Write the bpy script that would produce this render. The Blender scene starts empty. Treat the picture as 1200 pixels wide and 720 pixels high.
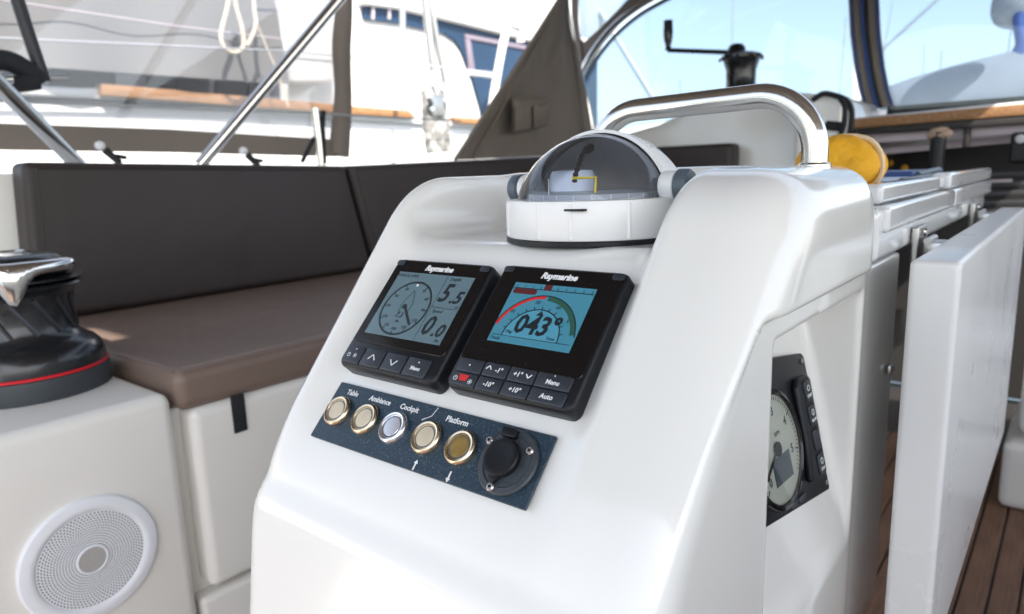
import bpy, bmesh, math, random
import numpy as np
from mathutils import Vector, Matrix
random.seed(4)
S = bpy.context.scene
# ------------------------------------------------------------------ camera
FPX = 815.87; W0, H0 = 1200.0, 720.0
R0 = np.array([[0.77616209, 0.09275854, -0.6236732], [0.62965217, -0.16629964, 0.75886927], [-0.03332502, -0.98170275, -0.18748109]])
_u, _s, _v = np.linalg.svd(R0); RC = _u @ _v       # camera axes (right, down, forward) seen from the boat: x starboard, y forward, z up
cd = bpy.data.cameras.new('camera'); cam = bpy.data.objects.new('camera', cd); S.collection.objects.link(cam); S.camera = cam
cd.sensor_width = 36.0; cd.lens = 36.0 * FPX / W0; cd.clip_start = 0.02; cd.clip_end = 6000
cam.matrix_world = Matrix([[RC[i][0], -RC[i][1], -RC[i][2], 0] for i in range(3)] + [[0, 0, 0, 1]])
cd.dof.use_dof = True; cd.dof.focus_distance = 0.47; cd.dof.aperture_fstop = 8.5
# ------------------------------------------------------------------ light
SUN_EL, SUN_AZ = math.radians(44), math.radians(118)     # azimuth clockwise from the bow (+y)
w = bpy.data.worlds.new('World'); S.world = w; w.use_nodes = True
nt = w.node_tree; bg = nt.nodes['Background']; sk = nt.nodes.new('ShaderNodeTexSky'); sk.sky_type = 'NISHITA'; sk.sun_disc = False
sk.sun_elevation = SUN_EL; sk.sun_rotation = SUN_AZ; sk.air_density = 1.0; sk.dust_density = 1.6; sk.ozone_density = 1.2
hs = nt.nodes.new('ShaderNodeHueSaturation'); hs.inputs['Saturation'].default_value = .55; nt.links.new(sk.outputs[0], hs.inputs['Color']); nt.links.new(hs.outputs[0], bg.inputs[0]); bg.inputs[1].default_value = 0.15
sl = bpy.data.lights.new('sun', 'SUN'); sun = bpy.data.objects.new('sun', sl); S.collection.objects.link(sun)
sl.energy = 3.6; sl.angle = math.radians(0.6); sl.color = (1, 0.93, 0.83)
sd = Vector((math.sin(SUN_AZ) * math.cos(SUN_EL), math.cos(SUN_AZ) * math.cos(SUN_EL), math.sin(SUN_EL)))
sun.rotation_euler = sd.to_track_quat('Z', 'Y').to_euler()
S.view_settings.view_transform = 'Standard'; S.view_settings.look = 'None'; S.view_settings.gamma = 1
S.view_settings.exposure = 1.53

# ------------------------------------------------------------------ materials
def mat(name, col, rough=0.5, metal=0.0, coat=0.0, var=0.0, vscale=20, bump=0.0, bscale=200, spec=0.5, emit=None, estr=0, trans=0, rvar=0.0, stretch=None, col2=None, thr=None, bdist=.002):
    m = bpy.data.materials.new(name); m.use_nodes = True; n = m.node_tree.nodes; l = m.node_tree.links; b = n['Principled BSDF']
    c = (*col, 1); b.inputs['Base Color'].default_value = c; b.inputs['Roughness'].default_value = rough; b.inputs['Metallic'].default_value = metal
    b.inputs['Coat Weight'].default_value = coat; b.inputs['Coat Roughness'].default_value = 0.06; b.inputs['Specular IOR Level'].default_value = spec
    if emit: b.inputs['Emission Color'].default_value = (*emit, 1); b.inputs['Emission Strength'].default_value = estr
    if trans: b.inputs['Transmission Weight'].default_value = trans
    tc = n.new('ShaderNodeTexCoord'); mp = n.new('ShaderNodeMapping'); l.new(tc.outputs['Object'], mp.inputs[0])
    if stretch: mp.inputs['Scale'].default_value = stretch
    if var or rvar or col2:
        nz = n.new('ShaderNodeTexNoise'); nz.inputs['Scale'].default_value = vscale; nz.inputs['Detail'].default_value = 6; l.new(mp.outputs[0], nz.inputs[0])
        if col2:
            r = n.new('ShaderNodeValToRGB'); r.color_ramp.elements[0].color = c; r.color_ramp.elements[1].color = (*col2, 1)
            t0, t1 = thr or (0.35, 0.65); r.color_ramp.elements[0].position = t0; r.color_ramp.elements[1].position = t1
            l.new(nz.outputs[0], r.inputs[0]); l.new(r.outputs[0], b.inputs['Base Color'])
        elif var:
            r = n.new('ShaderNodeMapRange'); r.inputs[3].default_value = 1 - var; r.inputs[4].default_value = 1 + var; l.new(nz.outputs[0], r.inputs[0])
            mx = n.new('ShaderNodeVectorMath'); mx.operation = 'SCALE'; mx.inputs[0].default_value = col; l.new(r.outputs[0], mx.inputs['Scale']); l.new(mx.outputs[0], b.inputs['Base Color'])
        if rvar:
            r = n.new('ShaderNodeMapRange'); r.inputs[3].default_value = max(rough - rvar, .02); r.inputs[4].default_value = rough + rvar; l.new(nz.outputs[0], r.inputs[0]); l.new(r.outputs[0], b.inputs['Roughness'])
    if bump:
        nz = n.new('ShaderNodeTexNoise'); nz.inputs['Scale'].default_value = bscale; nz.inputs['Detail'].default_value = 4; l.new(mp.outputs[0], nz.inputs[0])
        bp = n.new('ShaderNodeBump'); bp.inputs['Strength'].default_value = bump; bp.inputs['Distance'].default_value = bdist; l.new(nz.outputs[0], bp.inputs['Height']); l.new(bp.outputs[0], b.inputs['Normal'])
    return m
M = {}
M['gel'] = mat('white_gelcoat', (.81, .80, .765), .2, coat=.6, var=.025, vscale=7, bump=.025, bscale=40, rvar=.08)
M['gel_cream'] = mat('cream_gelcoat', (.84, .82, .77), .36, var=.03, vscale=4, bump=.04, bscale=60)
M['gel_gloss'] = mat('glossy_gelcoat', (.72, .73, .735), .13, coat=.7, var=.03, vscale=6, bump=.03, bscale=14)
M['leaf'] = mat('satin_white_leaf', (.76, .76, .75), .3, coat=.2, var=.03, vscale=9, bump=.05, bscale=30, rvar=.12)
M['white_pl'] = mat('white_plastic', (.80, .80, .79), .35, var=.03, vscale=30)
M['steel'] = mat('polished_stainless', (.70, .69, .67), .15, 1.0, rvar=.06, vscale=30, bump=.05, bscale=90)
M['steel_d'] = mat('brushed_stainless', (.5, .49, .47), .3, 1.0, var=.15, vscale=60)
M['black'] = mat('black_plastic', (.008, .009, .012), .40, spec=.3, var=.3, vscale=90, bump=.12, bscale=500)
M['blackgl'] = mat('black_glossy_bezel', (.005, .0045, .005), .12, spec=.35, coat=.12, col2=(.16, .16, .17), thr=(.68, .80), vscale=1100)
M['key'] = mat('dark_rubber_key', (.022, .028, .038), .42, var=.3, vscale=120, bump=.15, bscale=700)
M['grey_pl'] = mat('blue_grey_plastic', (.075, .10, .125), .4, var=.1)
M['sockg'] = mat('charcoal_socket_plastic', (.040, .048, .058), .42, var=.3, vscale=200, bump=.15, bscale=500, rvar=.08)
M['lining'] = mat('compass_inner_grey', (.86, .86, .86), .4, col2=(.55, .55, .57), vscale=14, thr=(.3, .7))
M['card'] = mat('compass_card_grey', (.42, .46, .52), .5, var=.3, vscale=30)
M['tan'] = mat('tan_leather_head', (.34, .24, .17), .6, var=.2, vscale=30)
M['spk'] = mat('cool_white_speaker_plastic', (.84, .86, .90), .35, var=.02, vscale=30)
M['badge'] = mat('matt_silver_badge', (.50, .49, .47), .6, .3, var=.15, vscale=300)
M['ink'] = mat('lcd_ink', (.012, .02, .025), .3)
M['wht'] = mat('white_print', (.8, .8, .8), .5)
M['red'] = mat('red_print', (.62, .02, .02), .45)
M['grn'] = mat('dark_green_print', (.02, .09, .06), .4)
M['maroon'] = mat('maroon_print', (.10, .012, .015), .4)
M['lcd1'] = mat('lcd_grey_blue', (.085, .135, .16), .22, emit=(.17, .28, .34), estr=.06, coat=.5, var=.04, vscale=30)
M['lcd2'] = mat('lcd_cyan_blue', (.035, .125, .175), .22, emit=(.07, .36, .52), estr=.11, coat=.5, var=.04, vscale=30)
M['lcd2b'] = mat('lcd_deep_blue', (.06, .19, .26), .22, emit=(.06, .34, .50), estr=.11, coat=.4)
M['plate'] = mat('navy_switch_plate', (.014, .034, .056), .38, col2=(.11, .16, .21), thr=(.56, .76), vscale=800, bump=.05, rvar=.1)
M['brass'] = mat('aged_nickel_ring', (.74, .62, .45), .26, 1.0, var=.2, vscale=90, rvar=.08)
M['brass2'] = mat('aged_nickel_cap', (.74, .63, .46), .46, .6, var=.2, vscale=60)
M['brass3'] = mat('dark_amber_cap', (.30, .19, .05), .35, .5, col2=(.42, .29, .09), vscale=120)
M['chrome'] = mat('chrome_cap', (.80, .79, .82), .24, .9, rvar=.06, vscale=40)
M['leather'] = mat('dark_brown_vinyl', (.030, .0215, .0195), .5, spec=.4, var=.14, vscale=5, bump=.35, bscale=5, bdist=.02, rvar=.06)
M['leather_s'] = mat('seat_vinyl_with_sheen', (.20, .143, .115), .45, var=.10, vscale=6, bump=.4, bscale=6, bdist=.02, rvar=.05)  # base colour lightened to hold the vinyl's sheen at grazing angles
M['stitch'] = mat('brown_stitching', (.34, .27, .22), .8)
M['canvas'] = mat('brown_canvas', (.20, .168, .142), .85, var=.15, vscale=4, bump=.7, bscale=7, bdist=.03)
M['canvas_l'] = mat('brown_canvas_curtain', (.20, .165, .135), .85, var=.12, vscale=3, bump=.4, bscale=30)  # slightly warmer brown cloth for the curtain borders
M['awning'] = mat('grey_awning_cloth', (.165, .165, .165), .8, var=.08, vscale=1.5, bump=.3, bscale=5)
M['teak'] = mat('teak', (.36, .19, .085), .55, col2=(.24, .12, .05), vscale=18, stretch=(6, .6, 6), bump=.2, bscale=80)
M['teak_deck'] = mat('teak_deck', (.21, .115, .07), .62, col2=(.14, .075, .045), vscale=14, stretch=(9, .7, 9), bump=.25, bscale=90)
M['caulk'] = mat('black_caulk', (.012, .012, .013), .6)
M['hull'] = mat('white_topsides', (.66, .66, .65), .3, coat=.3, var=.03, vscale=.8)
M['window'] = mat('tinted_cabin_glass', (.018, .042, .085), .12, var=.25, vscale=1.2, spec=.25)
M['window_p'] = mat('mauve_window_trim', (.20, .17, .21), .4)
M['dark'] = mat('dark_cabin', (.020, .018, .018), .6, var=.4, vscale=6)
M['dark2'] = mat('dark_louver', (.045, .045, .048), .45, var=.2)
M['mauve'] = mat('mauve_grey_rail', (.52, .46, .50), .4, var=.1)
M['yellow'] = mat('yellow_foam', (.74, .37, .012), .75, var=.3, vscale=40, bump=1.0, bscale=60, bdist=.006)
M['yellow_w'] = mat('worn_pale_seam', (.75, .60, .38), .8, var=.2, vscale=90)
M['yline'] = mat('yellow_lubber', (.85, .68, .02), .4)
M['blue'] = mat('navy_cover', (.012, .045, .17), .4)
M['paper'] = mat('pale_page', (.55, .62, .74), .35)
M['rope'] = mat('cream_rope', (.62, .56, .46), .8, bump=.5, bscale=150)
M['ropeb'] = mat('black_rope', (.015, .016, .02), .8, bump=.6, bscale=120)
M['cover'] = mat('grey_boat_cover', (.26, .27, .30), .8, var=.2, vscale=4, bump=.4, bscale=8)
M['galv'] = mat('perforated_steel', (.26, .25, .23), .5, .3, col2=(.52, .51, .48), vscale=14, thr=(.5, .58))
M['water'] = mat('harbour_water', (.03, .07, .09), .12, bump=.6, bscale=3)
M['dial'] = mat('cream_dial', (.62, .61, .55), .4, var=.05)
M['stripe_b'] = mat('blue_webbing', (.02, .06, .22), .6)
M['stripe_g'] = mat('grey_beige_webbing', (.48, .42, .35), .7, bump=.6, bscale=80)
M['ghost'] = mat('faint_grey_paint', (.45, .47, .5), .5)
M['metal_dk'] = mat('dark_anodised_rod', (.03, .03, .035), .35, .5)
M['quay'] = mat('quay_buildings', (.55, .56, .58), .8, var=.15, vscale=.05)
M['redring'] = mat('red_winch_ring', (.65, .01, .02), .35)
M['wbase'] = mat('grey_winch_base', (.035, .042, .048), .5, bump=.1)
M['wblack'] = mat('satin_black_winch', (.010, .011, .013), .27, coat=.25, rvar=.08, vscale=20)
M['wgrey'] = mat('grey_drum_rib', (.05, .05, .055), .3, .5)
def film(name, tint, fac, rough=.02, glossy=.12):
    m = bpy.data.materials.new(name); m.use_nodes = True; n = m.node_tree.nodes; l = m.node_tree.links; n.remove(n['Principled BSDF'])
    o = n['Material Output']; t = n.new('ShaderNodeBsdfTransparent'); t.inputs[0].default_value = (*tint, 1)
    g = n.new('ShaderNodeBsdfGlossy'); g.inputs['Roughness'].default_value = rough; g.inputs['Color'].default_value = (.9, .9, .9, 1)
    d = n.new('ShaderNodeBsdfDiffuse'); d.inputs[0].default_value = (.7, .72, .74, 1)
    fr = n.new('ShaderNodeFresnel'); fr.inputs[0].default_value = 1.0 + glossy * 4
    m1 = n.new('ShaderNodeMixShader'); m1.inputs[0].default_value = fac; l.new(t.outputs[0], m1.inputs[1]); l.new(d.outputs[0], m1.inputs[2])
    m2 = n.new('ShaderNodeMixShader'); l.new(fr.outputs[0], m2.inputs[0]); l.new(m1.outputs[0], m2.inputs[1]); l.new(g.outputs[0], m2.inputs[2])
    l.new(m2.outputs[0], o.inputs[0]); return m
M['vinyl'] = film('clear_vinyl', (.84, .84, .85), .10)
M['vinyl_h'] = film('sprayhood_window_film', (.67, .745, .80), .04)  # tinted film; its blue also stands in for the sky's colour
M['dome'] = film('clear_compass_dome', (.95, .96, .98), .03, glossy=.15)
M['glass'] = film('instrument_glass', (.85, .88, .86), .0, glossy=.12)

# ------------------------------------------------------------------ helpers
C = S.collection; WM = {}
def at(px, py, ax, val):
    d = RC @ np.array([px - 600., py - 360., FPX]); return d * (val / d['xyz'.index(ax)])
def thing(name, label, cat, loc=(0, 0, 0), group=None, mtx=None):
    o = bpy.data.objects.new(name, None); C.objects.link(o); o.empty_display_size = .02
    o.matrix_world = mtx if mtx is not None else Matrix.Translation(loc)
    WM[o] = mtx.copy() if mtx is not None else Matrix.Translation(loc)
    o['label'] = label; o['category'] = cat
    if group: o['group'] = group
    return o
def link(name, me, m, parent, smooth=True, ang=38):
    o = bpy.data.objects.new(name, me); C.objects.link(o)
    if m: me.materials.clear(); me.materials.append(M[m])
    if smooth and len(me.polygons):
        me.polygons.foreach_set('use_smooth', [True] * len(me.polygons)); me.set_sharp_from_angle(angle=math.radians(ang))
    if parent is not None: o.parent = parent; WM[o] = WM[parent]
    else: WM[o] = Matrix.Identity(4)
    return o
def tag(o, label, cat, group=None):
    o['label'] = label; o['category'] = cat
    if group: o['group'] = group
    return o
def struct(o): o['kind'] = 'structure'; return o
def mk(name, vs, fs, m, parent=None, smooth=True, local=False, bevel=0, seg=2, ang=38):
    me = bpy.data.meshes.new(name)
    if parent is not None and not local:
        I = WM[parent].inverted(); vs = [I @ Vector(v) for v in vs]
    me.from_pydata([tuple(v) for v in vs], [], [tuple(f) for f in fs])
    bm = bmesh.new(); bm.from_mesh(me); bmesh.ops.recalc_face_normals(bm, faces=bm.faces)
    if bevel:
        es = [e for e in bm.edges if len(e.link_faces) == 2 and e.calc_face_angle(0) > .5]
        bmesh.ops.bevel(bm, geom=es, offset=bevel, segments=seg, profile=.5, affect='EDGES', clamp_overlap=True)
    bm.to_mesh(me); bm.free()
    return link(name, me, m, parent, smooth, ang)
def box(name, a, b, m, parent=None, bevel=.003, local=False, seg=2):
    (x0, y0, z0), (x1, y1, z1) = a, b
    v = [(x, y, z) for z in (z0, z1) for y in (y0, y1) for x in (x0, x1)]
    return mk(name, v, [(0, 1, 3, 2), (4, 5, 7, 6), (0, 1, 5, 4), (2, 3, 7, 6), (0, 2, 6, 4), (1, 3, 7, 5)], m, parent, local=local, bevel=bevel, seg=seg)
def prism(name, pts, ext, m, parent=None, bevel=0, local=False, seg=2, smooth=True, ang=38):
    n = len(pts); P = [Vector(p) for p in pts]; E = Vector(ext)
    f = [tuple(range(n)), tuple(range(2 * n - 1, n - 1, -1))] + [(i, (i + 1) % n, n + (i + 1) % n, n + i) for i in range(n)]
    return mk(name, P + [p + E for p in P], f, m, parent, local=local, bevel=bevel, seg=seg, smooth=smooth, ang=ang)
def smoothpath(p, k=6):
    p = [Vector(q) for q in p]; out = []
    for i in range(len(p) - 1):
        a, b, c, d = p[max(i - 1, 0)], p[i], p[i + 1], p[min(i + 2, len(p) - 1)]
        for j in range(k):
            t = j / k; out.append(.5 * ((2 * b) + (c - a) * t + (2 * a - 5 * b + 4 * c - d) * t * t + (3 * b - 3 * c + d - a) * t ** 3))
    return out + [p[-1]]
def tube_data(p, r, n=12, closed=False):
    p = [Vector(q) for q in p]; N = len(p); vs = []; fs = []
    rr = r if isinstance(r, (list, tuple)) else [r] * N
    T = [((p[(i + 1) % N] if closed or i < N - 1 else p[i]) - (p[i - 1] if closed or i > 0 else p[i])).normalized() for i in range(N)]
    u = T[0].orthogonal().normalized()
    for i in range(N):
        u = (u - T[i] * u.dot(T[i])).normalized(); v = T[i].cross(u)
        for j in range(n):
            a = 2 * math.pi * j / n; vs.append(p[i] + rr[i] * (math.cos(a) * u + math.sin(a) * v))
    for i in range(N if closed else N - 1):
        for j in range(n): fs.append((i * n + j, i * n + (j + 1) % n, ((i + 1) % N) * n + (j + 1) % n, ((i + 1) % N) * n + j))
    if not closed: fs += [tuple(range(n)), tuple((N - 1) * n + j for j in range(n))]
    return vs, fs
def tube(name, p, r, m, parent=None, n=12, closed=False, local=False): return mk(name, *tube_data(p, r, n, closed), m, parent, local=local, ang=60)
def merge(*ds):
    V = []; F = []
    for v, f in ds: o = len(V); V += list(v); F += [tuple(i + o for i in q) for q in f]
    return V, F
def lathe_data(prof, c=(0, 0, 0), n=40, axis='z', cap=True):
    vs = []; fs = []; K = len(prof); c = Vector(c)
    for r, h in prof:
        for j in range(n):
            a = 2 * math.pi * j / n; x, y = r * math.cos(a), r * math.sin(a)
            vs.append(c + (Vector((x, y, h)) if axis == 'z' else Vector((h, x, y)) if axis == 'x' else Vector((x, h, y))))
    for i in range(K - 1):
        for j in range(n): fs.append((i * n + j, i * n + (j + 1) % n, (i + 1) * n + (j + 1) % n, (i + 1) * n + j))
    if cap: fs += [tuple(range(n)), tuple((K - 1) * n + j for j in range(n))]
    return vs, fs
def lathe(name, prof, m, parent=None, c=(0, 0, 0), n=40, axis='z', local=False, cap=True, ang=38): return mk(name, *lathe_data(prof, c, n, axis, cap), m, parent, local=local, ang=ang)
def rbox(name, a, b, r, m, parent=None, mseg=6, k=3, fn=None, local=False):
    a = np.array(a, float); b = np.array(b, float); c = (a + b) / 2; h = (b - a) / 2; r = min(r, h.min() * .98)
    ax = []
    for i in range(3):
        cs = [h[i] - r + r * math.tan(math.pi / 4 * j / k) for j in range(k + 1)]
        ax.append(sorted([-x for x in cs]) + list(np.linspace(-(h[i] - r), h[i] - r, mseg + 1))[1:-1] + cs)
    idx = {}; V = []; F = []
    def vid(p):
        key = tuple(np.round(p, 6))
        if key not in idx:
            q = np.clip(p, -(h - r), h - r); d = p - q; L = np.linalg.norm(d); q = q + (d / L * r if L > 1e-9 else 0) + c
            idx[key] = len(V); V.append(fn(q) if fn else q)
        return idx[key]
    for i in range(3):
        j, l = (i + 1) % 3, (i + 2) % 3
        for s in (-1, 1):
            for u in range(len(ax[j]) - 1):
                for v in range(len(ax[l]) - 1):
                    q = []
                    for du, dv in ((0, 0), (1, 0), (1, 1), (0, 1)):
                        p = np.zeros(3); p[i] = s * h[i]; p[j] = ax[j][u + du]; p[l] = ax[l][v + dv]; q.append(vid(p))
                    F.append(q)
    return mk(name, V, F, m, parent, local=local, ang=60)
_tc = {}
def text(name, s, size, m, parent, uvw, shear=0, bold=0, rot=0, align='CENTER', wide=1.0):
    cu = bpy.data.curves.new('t', 'FONT'); cu.body = s; cu.size = size; cu.shear = shear; cu.offset = bold; cu.align_x = align; cu.align_y = 'CENTER'
    cu.extrude = .00008; cu.resolution_u = 2
    o = bpy.data.objects.new('t', cu); me = bpy.data.meshes.new_from_object(o); bpy.data.objects.remove(o); bpy.data.curves.remove(cu); me.name = name
    me.transform(Matrix.Translation(uvw) @ Matrix.Rotation(rot, 4, 'Z') @ Matrix.Diagonal((wide, 1, 1, 1)))
    return link(name, me, m, parent, smooth=False)
def arc(r, a0, a1, n, c=(0, 0)): return [(c[0] + r * math.cos(math.radians(a0 + (a1 - a0) * i / n)), c[1] + r * math.sin(math.radians(a0 + (a1 - a0) * i / n))) for i in range(n + 1)]
def rrect(w, h, r, c=(0, 0), k=4):
    P = []
    for sx, sy, a in ((1, 1, 0), (-1, 1, 90), (-1, -1, 180), (1, -1, 270)): P += arc(r, a, a + 90, k, (c[0] + sx * (w / 2 - r), c[1] + sy * (h / 2 - r)))
    return P
def flat(name, pts, w0, w1, m, parent, bevel=0, seg=2): return prism(name, [(x, y, w0) for x, y in pts], (0, 0, w1 - w0), m, parent, local=True, bevel=bevel, seg=seg)
def ringdata(r0, r1, w0, w1, c=(0, 0), a0=0, a1=360, n=40):
    A = [(c[0], c[1], r, math.radians(a0 + (a1 - a0) * i / n)) for r in (r0, r1) for i in range(n + 1)]
    lo = [(x + r * math.cos(a), y + r * math.sin(a), w0) for x, y, r, a in A]; hi = [(p[0], p[1], w1) for p in lo]; V = lo + hi; k = n + 1; F = []
    for i in range(n):
        F += [(2 * k + i, 2 * k + i + 1, 3 * k + i + 1, 3 * k + i), (i, i + 1, k + i + 1, k + i), (i, i + 1, 2 * k + i + 1, 2 * k + i), (k + i, k + i + 1, 3 * k + i + 1, 3 * k + i)]
    return V, F
def stroke(p, q, wd, w0, w1):
    p = np.array(p, float); q = np.array(q, float); d = q - p; d /= np.linalg.norm(d); n = np.array([-d[1], d[0]]) * wd / 2
    P = [p + n, q + n, q - n, p - n]; V = [(x, y, w0) for x, y in P] + [(x, y, w1) for x, y in P]
    return V, [(0, 1, 2, 3), (7, 6, 5, 4), (0, 1, 5, 4), (1, 2, 6, 5), (2, 3, 7, 6), (3, 0, 4, 7)]

# ------------------------------------------------------------------ setting: water, cockpit sole
FLOOR = -.85
struct(mk('water', [(-3000, -3000, -2.0), (3000, -3000, -2.0), (3000, 3000, -2.0), (-3000, 3000, -2.0)], [(0, 1, 2, 3)], 'water'))
fl = struct(box('cockpit_floor', (-1.6, -2.2, FLOOR - .05), (1.5, 2.39, FLOOR - .004), 'caulk', bevel=0))
plank = None
for k in range(-16, 12):
    x0 = -.0255 + .048 * k
    if plank is None:
        plank = box('plank', (.0022, -2.1, FLOOR - .0035), (.0458, 2.385, FLOOR + .0015), 'teak_deck', fl, bevel=.0008, seg=1)
        pm = plank.data
        plank.location.x = x0
    else:
        o = bpy.data.objects.new('plank', pm); C.objects.link(o); o.parent = fl; o.location.x = x0
struct(box('side_deck', (-2.35, -2.2, -.08), (-1.60, 2.6, .028), 'gel', bevel=.02))
struct(box('hull_side', (-2.4, -2.2, -1.95), (-2.3, 4.5, .0), 'gel', bevel=.01))
struct(box('starboard_side_deck', (1.0, -2.2, -.95), (2.2, 2.6, -.05), 'gel', bevel=.03))

# ------------------------------------------------------------------ steering console (smooth moulded solid)
TH = math.radians(46.148); A51 = math.radians(50.8)
def smax(a, b, k):
    h = np.maximum(k - np.abs(a - b), 0) / k; return np.maximum(a, b) + h * h * k * .25
def smin(a, b, k): return -smax(-a, -b, k)
def console_sdf(x, y, z):
    wing = -math.sin(A51) * (y - .2595) + math.cos(A51) * (z + .211)
    yf = np.maximum(.260 + .14 * (z + .21), .225)
    top = z - .0010 + .03 * np.maximum(x + .25, 0)
    u = smax(wing, top, .034); u = smax(u, yf - .001 - y, .032); u = smax(u, y - .652, .02)
    u = smax(u, -(x + .478), .022)
    xr = -.128 - .25 * np.maximum(-.45 - z, 0)
    kk = .045
    u = smax(u, x - xr, .046)
    lowb = smax(z + .229, yf - .0022 - y, .020); lowb = smax(lowb, x - xr, .046); lowb = smax(lowb, -(x + .4765), .02); lowb = smax(lowb, y - .4, .01); u = smin(u, lowb, .012)
    h = math.cos(TH) * z - math.sin(TH) * y + 1 / 3.
    air = smin(-h, -(z + .0525), .010); air = smax(air, x + .212, .018); air = smax(air, -(x + .456), .03); air = smax(air, y - .572, .03)
    u = smax(u, -air, .014)
    inset = smax(-(x + .1375), z + .088, .004); inset = smax(inset, (np.maximum(.388 + z + .088, .278) - y) * .707, .005)
    u = smax(u, -inset, .005)
    lo = smax(np.abs(x + .29) - .153 + .25 * np.maximum(-.45 - z, 0), z + .0885, .004); lo = smax(lo, np.abs(y - .65) - .15, .03)
    u = smin(u, lo, .004)
    xb = -.1765 + .25 * (-.19 - z) + .052 * (y - .52); zf = -.338 + .9 * (-.137 - x)
    rec = smax(xb - x, z + .106, .010); rec = smax(rec, zf - z, .02); rec = smax(rec, np.abs(y - .523) - .1055, .008)
    u = smax(u, -rec, .005)
    return u
def surface_nets(f, xs, ys, zs):
    X, Y, Z = np.meshgrid(xs, ys, zs, indexing='ij'); D = f(X, Y, Z).astype(np.float64); del X, Y, Z
    s = D < 0; nx, ny, nz = D.shape
    cnt = np.zeros((nx - 1, ny - 1, nz - 1), np.int8)
    for i in (0, 1):
        for j in (0, 1):
            for k in (0, 1): cnt += s[i:nx - 1 + i, j:ny - 1 + j, k:nz - 1 + k]
    act = (cnt > 0) & (cnt < 8); idx = -np.ones(act.shape, np.int64); ci = np.argwhere(act); idx[act] = np.arange(len(ci))
    P = np.stack([(xs[ci[:, 0]] + xs[ci[:, 0] + 1]) / 2, (ys[ci[:, 1]] + ys[ci[:, 1] + 1]) / 2, (zs[ci[:, 2]] + zs[ci[:, 2] + 1]) / 2], 1)
    lim = np.stack([xs[ci[:, 0] + 1] - xs[ci[:, 0]], ys[ci[:, 1] + 1] - ys[ci[:, 1]], zs[ci[:, 2] + 1] - zs[ci[:, 2]]], 1) * .8
    P0 = P.copy(); e = 2e-4
    for it in range(8):
        d = f(P[:, 0], P[:, 1], P[:, 2])
        g = np.stack([f(P[:, 0] + (e if a == 0 else 0), P[:, 1] + (e if a == 1 else 0), P[:, 2] + (e if a == 2 else 0)) - d for a in range(3)], 1) / e
        P = P - g * (d / np.maximum((g * g).sum(1), .2))[:, None] * .9
        P = P0 + np.clip(P - P0, -lim, lim)
    F = []
    for ax in range(3):
        sl0 = [slice(None)] * 3; sl1 = [slice(None)] * 3; sl0[ax] = slice(0, -1); sl1[ax] = slice(1, None)
        ed = np.argwhere(s[tuple(sl0)] != s[tuple(sl1)]); o1, o2 = [a for a in range(3) if a != ax]
        ok = (ed[:, o1] > 0) & (ed[:, o2] > 0) & (ed[:, o1] < D.shape[o1] - 1) & (ed[:, o2] < D.shape[o2] - 1); ed = ed[ok]
        def cell(a, b):
            q = ed.copy(); q[:, o1] -= a; q[:, o2] -= b; return idx[q[:, 0], q[:, 1], q[:, 2]]
        q = np.stack([cell(0, 0), cell(1, 0), cell(1, 1), cell(0, 1)], 1)
        inside_low = s[tuple(sl0)][ed[:, 0], ed[:, 1], ed[:, 2]]
        flip = inside_low ^ (ax == 1); q[~flip] = q[~flip][:, ::-1]; F.append(q)
    return P, np.concatenate(F)
G = .0025
zs = np.concatenate([np.arange(-.87, -.40, .02), np.arange(-.39, .012, G)])
VP_, FP_ = surface_nets(console_sdf, np.arange(-.49, -.115, G), np.arange(.2, .82, G), zs)
con = thing('steering_console', 'white moulded steering console with sloping instrument face and recessed side panel', 'console', (-.3, .5, FLOOR))
me = bpy.data.meshes.new('console_moulding'); VL = VP_ - np.array([-.3, .5, FLOOR]); me.from_pydata(VL.tolist(), [], FP_.tolist())
me.update(); co = link('console_moulding', me, 'gel', con, ang=75)

M['sealant'] = mat('grubby_sealant', (.42, .36, .29), .7, col2=(.66, .62, .55), vscale=140)
tube('sealant_line', [(-.1372, .405, -.0882), (-.1372, .52, -.0882), (-.1372, .645, -.0882)], .0011, 'sealant', con, 6)
# ---- face frame
FN = Vector((0, -math.sin(TH), math.cos(TH))); FV = Vector((0, math.cos(TH), math.sin(TH))); FO = FN * (-1 / 3.)
def faceM(u, v, w=0):
    o = FO + Vector((1, 0, 0)) * u + FV * v + FN * w
    return Matrix(((1, FV.x, FN.x, o.x), (0, FV.y, FN.y, o.y), (0, FV.z, FN.z, o.z), (0, 0, 0, 1)))
def display(c, wtop, label):
    d = thing('instrument_display', label, 'marine display', group='displays on the console face', mtx=faceM(*c))
    w = .1025; t = wtop
    # housing: wider foot, bevelled lid
    def lay(s, wz): return [(x, y, wz) for x, y in rrect(w * s, .1005 * s, .006, k=5)]
    n = len(lay(1, 0)); V = []; F = []
    for s_, z_ in ((.985, -.001), (1.0, .0015), (1.0, t - .003), (.985, t - .0008), (.965, t)): V += lay(s_, z_)
    for i in range(4): F += [(i * n + j, i * n + (j + 1) % n, (i + 1) * n + (j + 1) % n, (i + 1) * n + j) for j in range(n)]
    F += [tuple(range(n)), tuple(4 * n + j for j in range(n))]
    mk('housing', V, F, 'black', d, local=True)
    flat('bezel', [(x, y) for x, y in rrect(.0975, .077, .0045, (0, .0095))], t + .0001, t + .0007, 'blackgl', d, bevel=.0003, seg=1)
    text('brand_lettering', 'Raymarine', .0068, 'wht', d, (0, .0418, t + .0009), shear=.28, bold=.00028)
    for sx in (-1, 1): flat('corner_cap', rrect(.009, .005, .002, (sx * .0445, .0452)), t + .0008, t + .0014, 'key', d, bevel=.0004)
    return d, t
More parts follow.
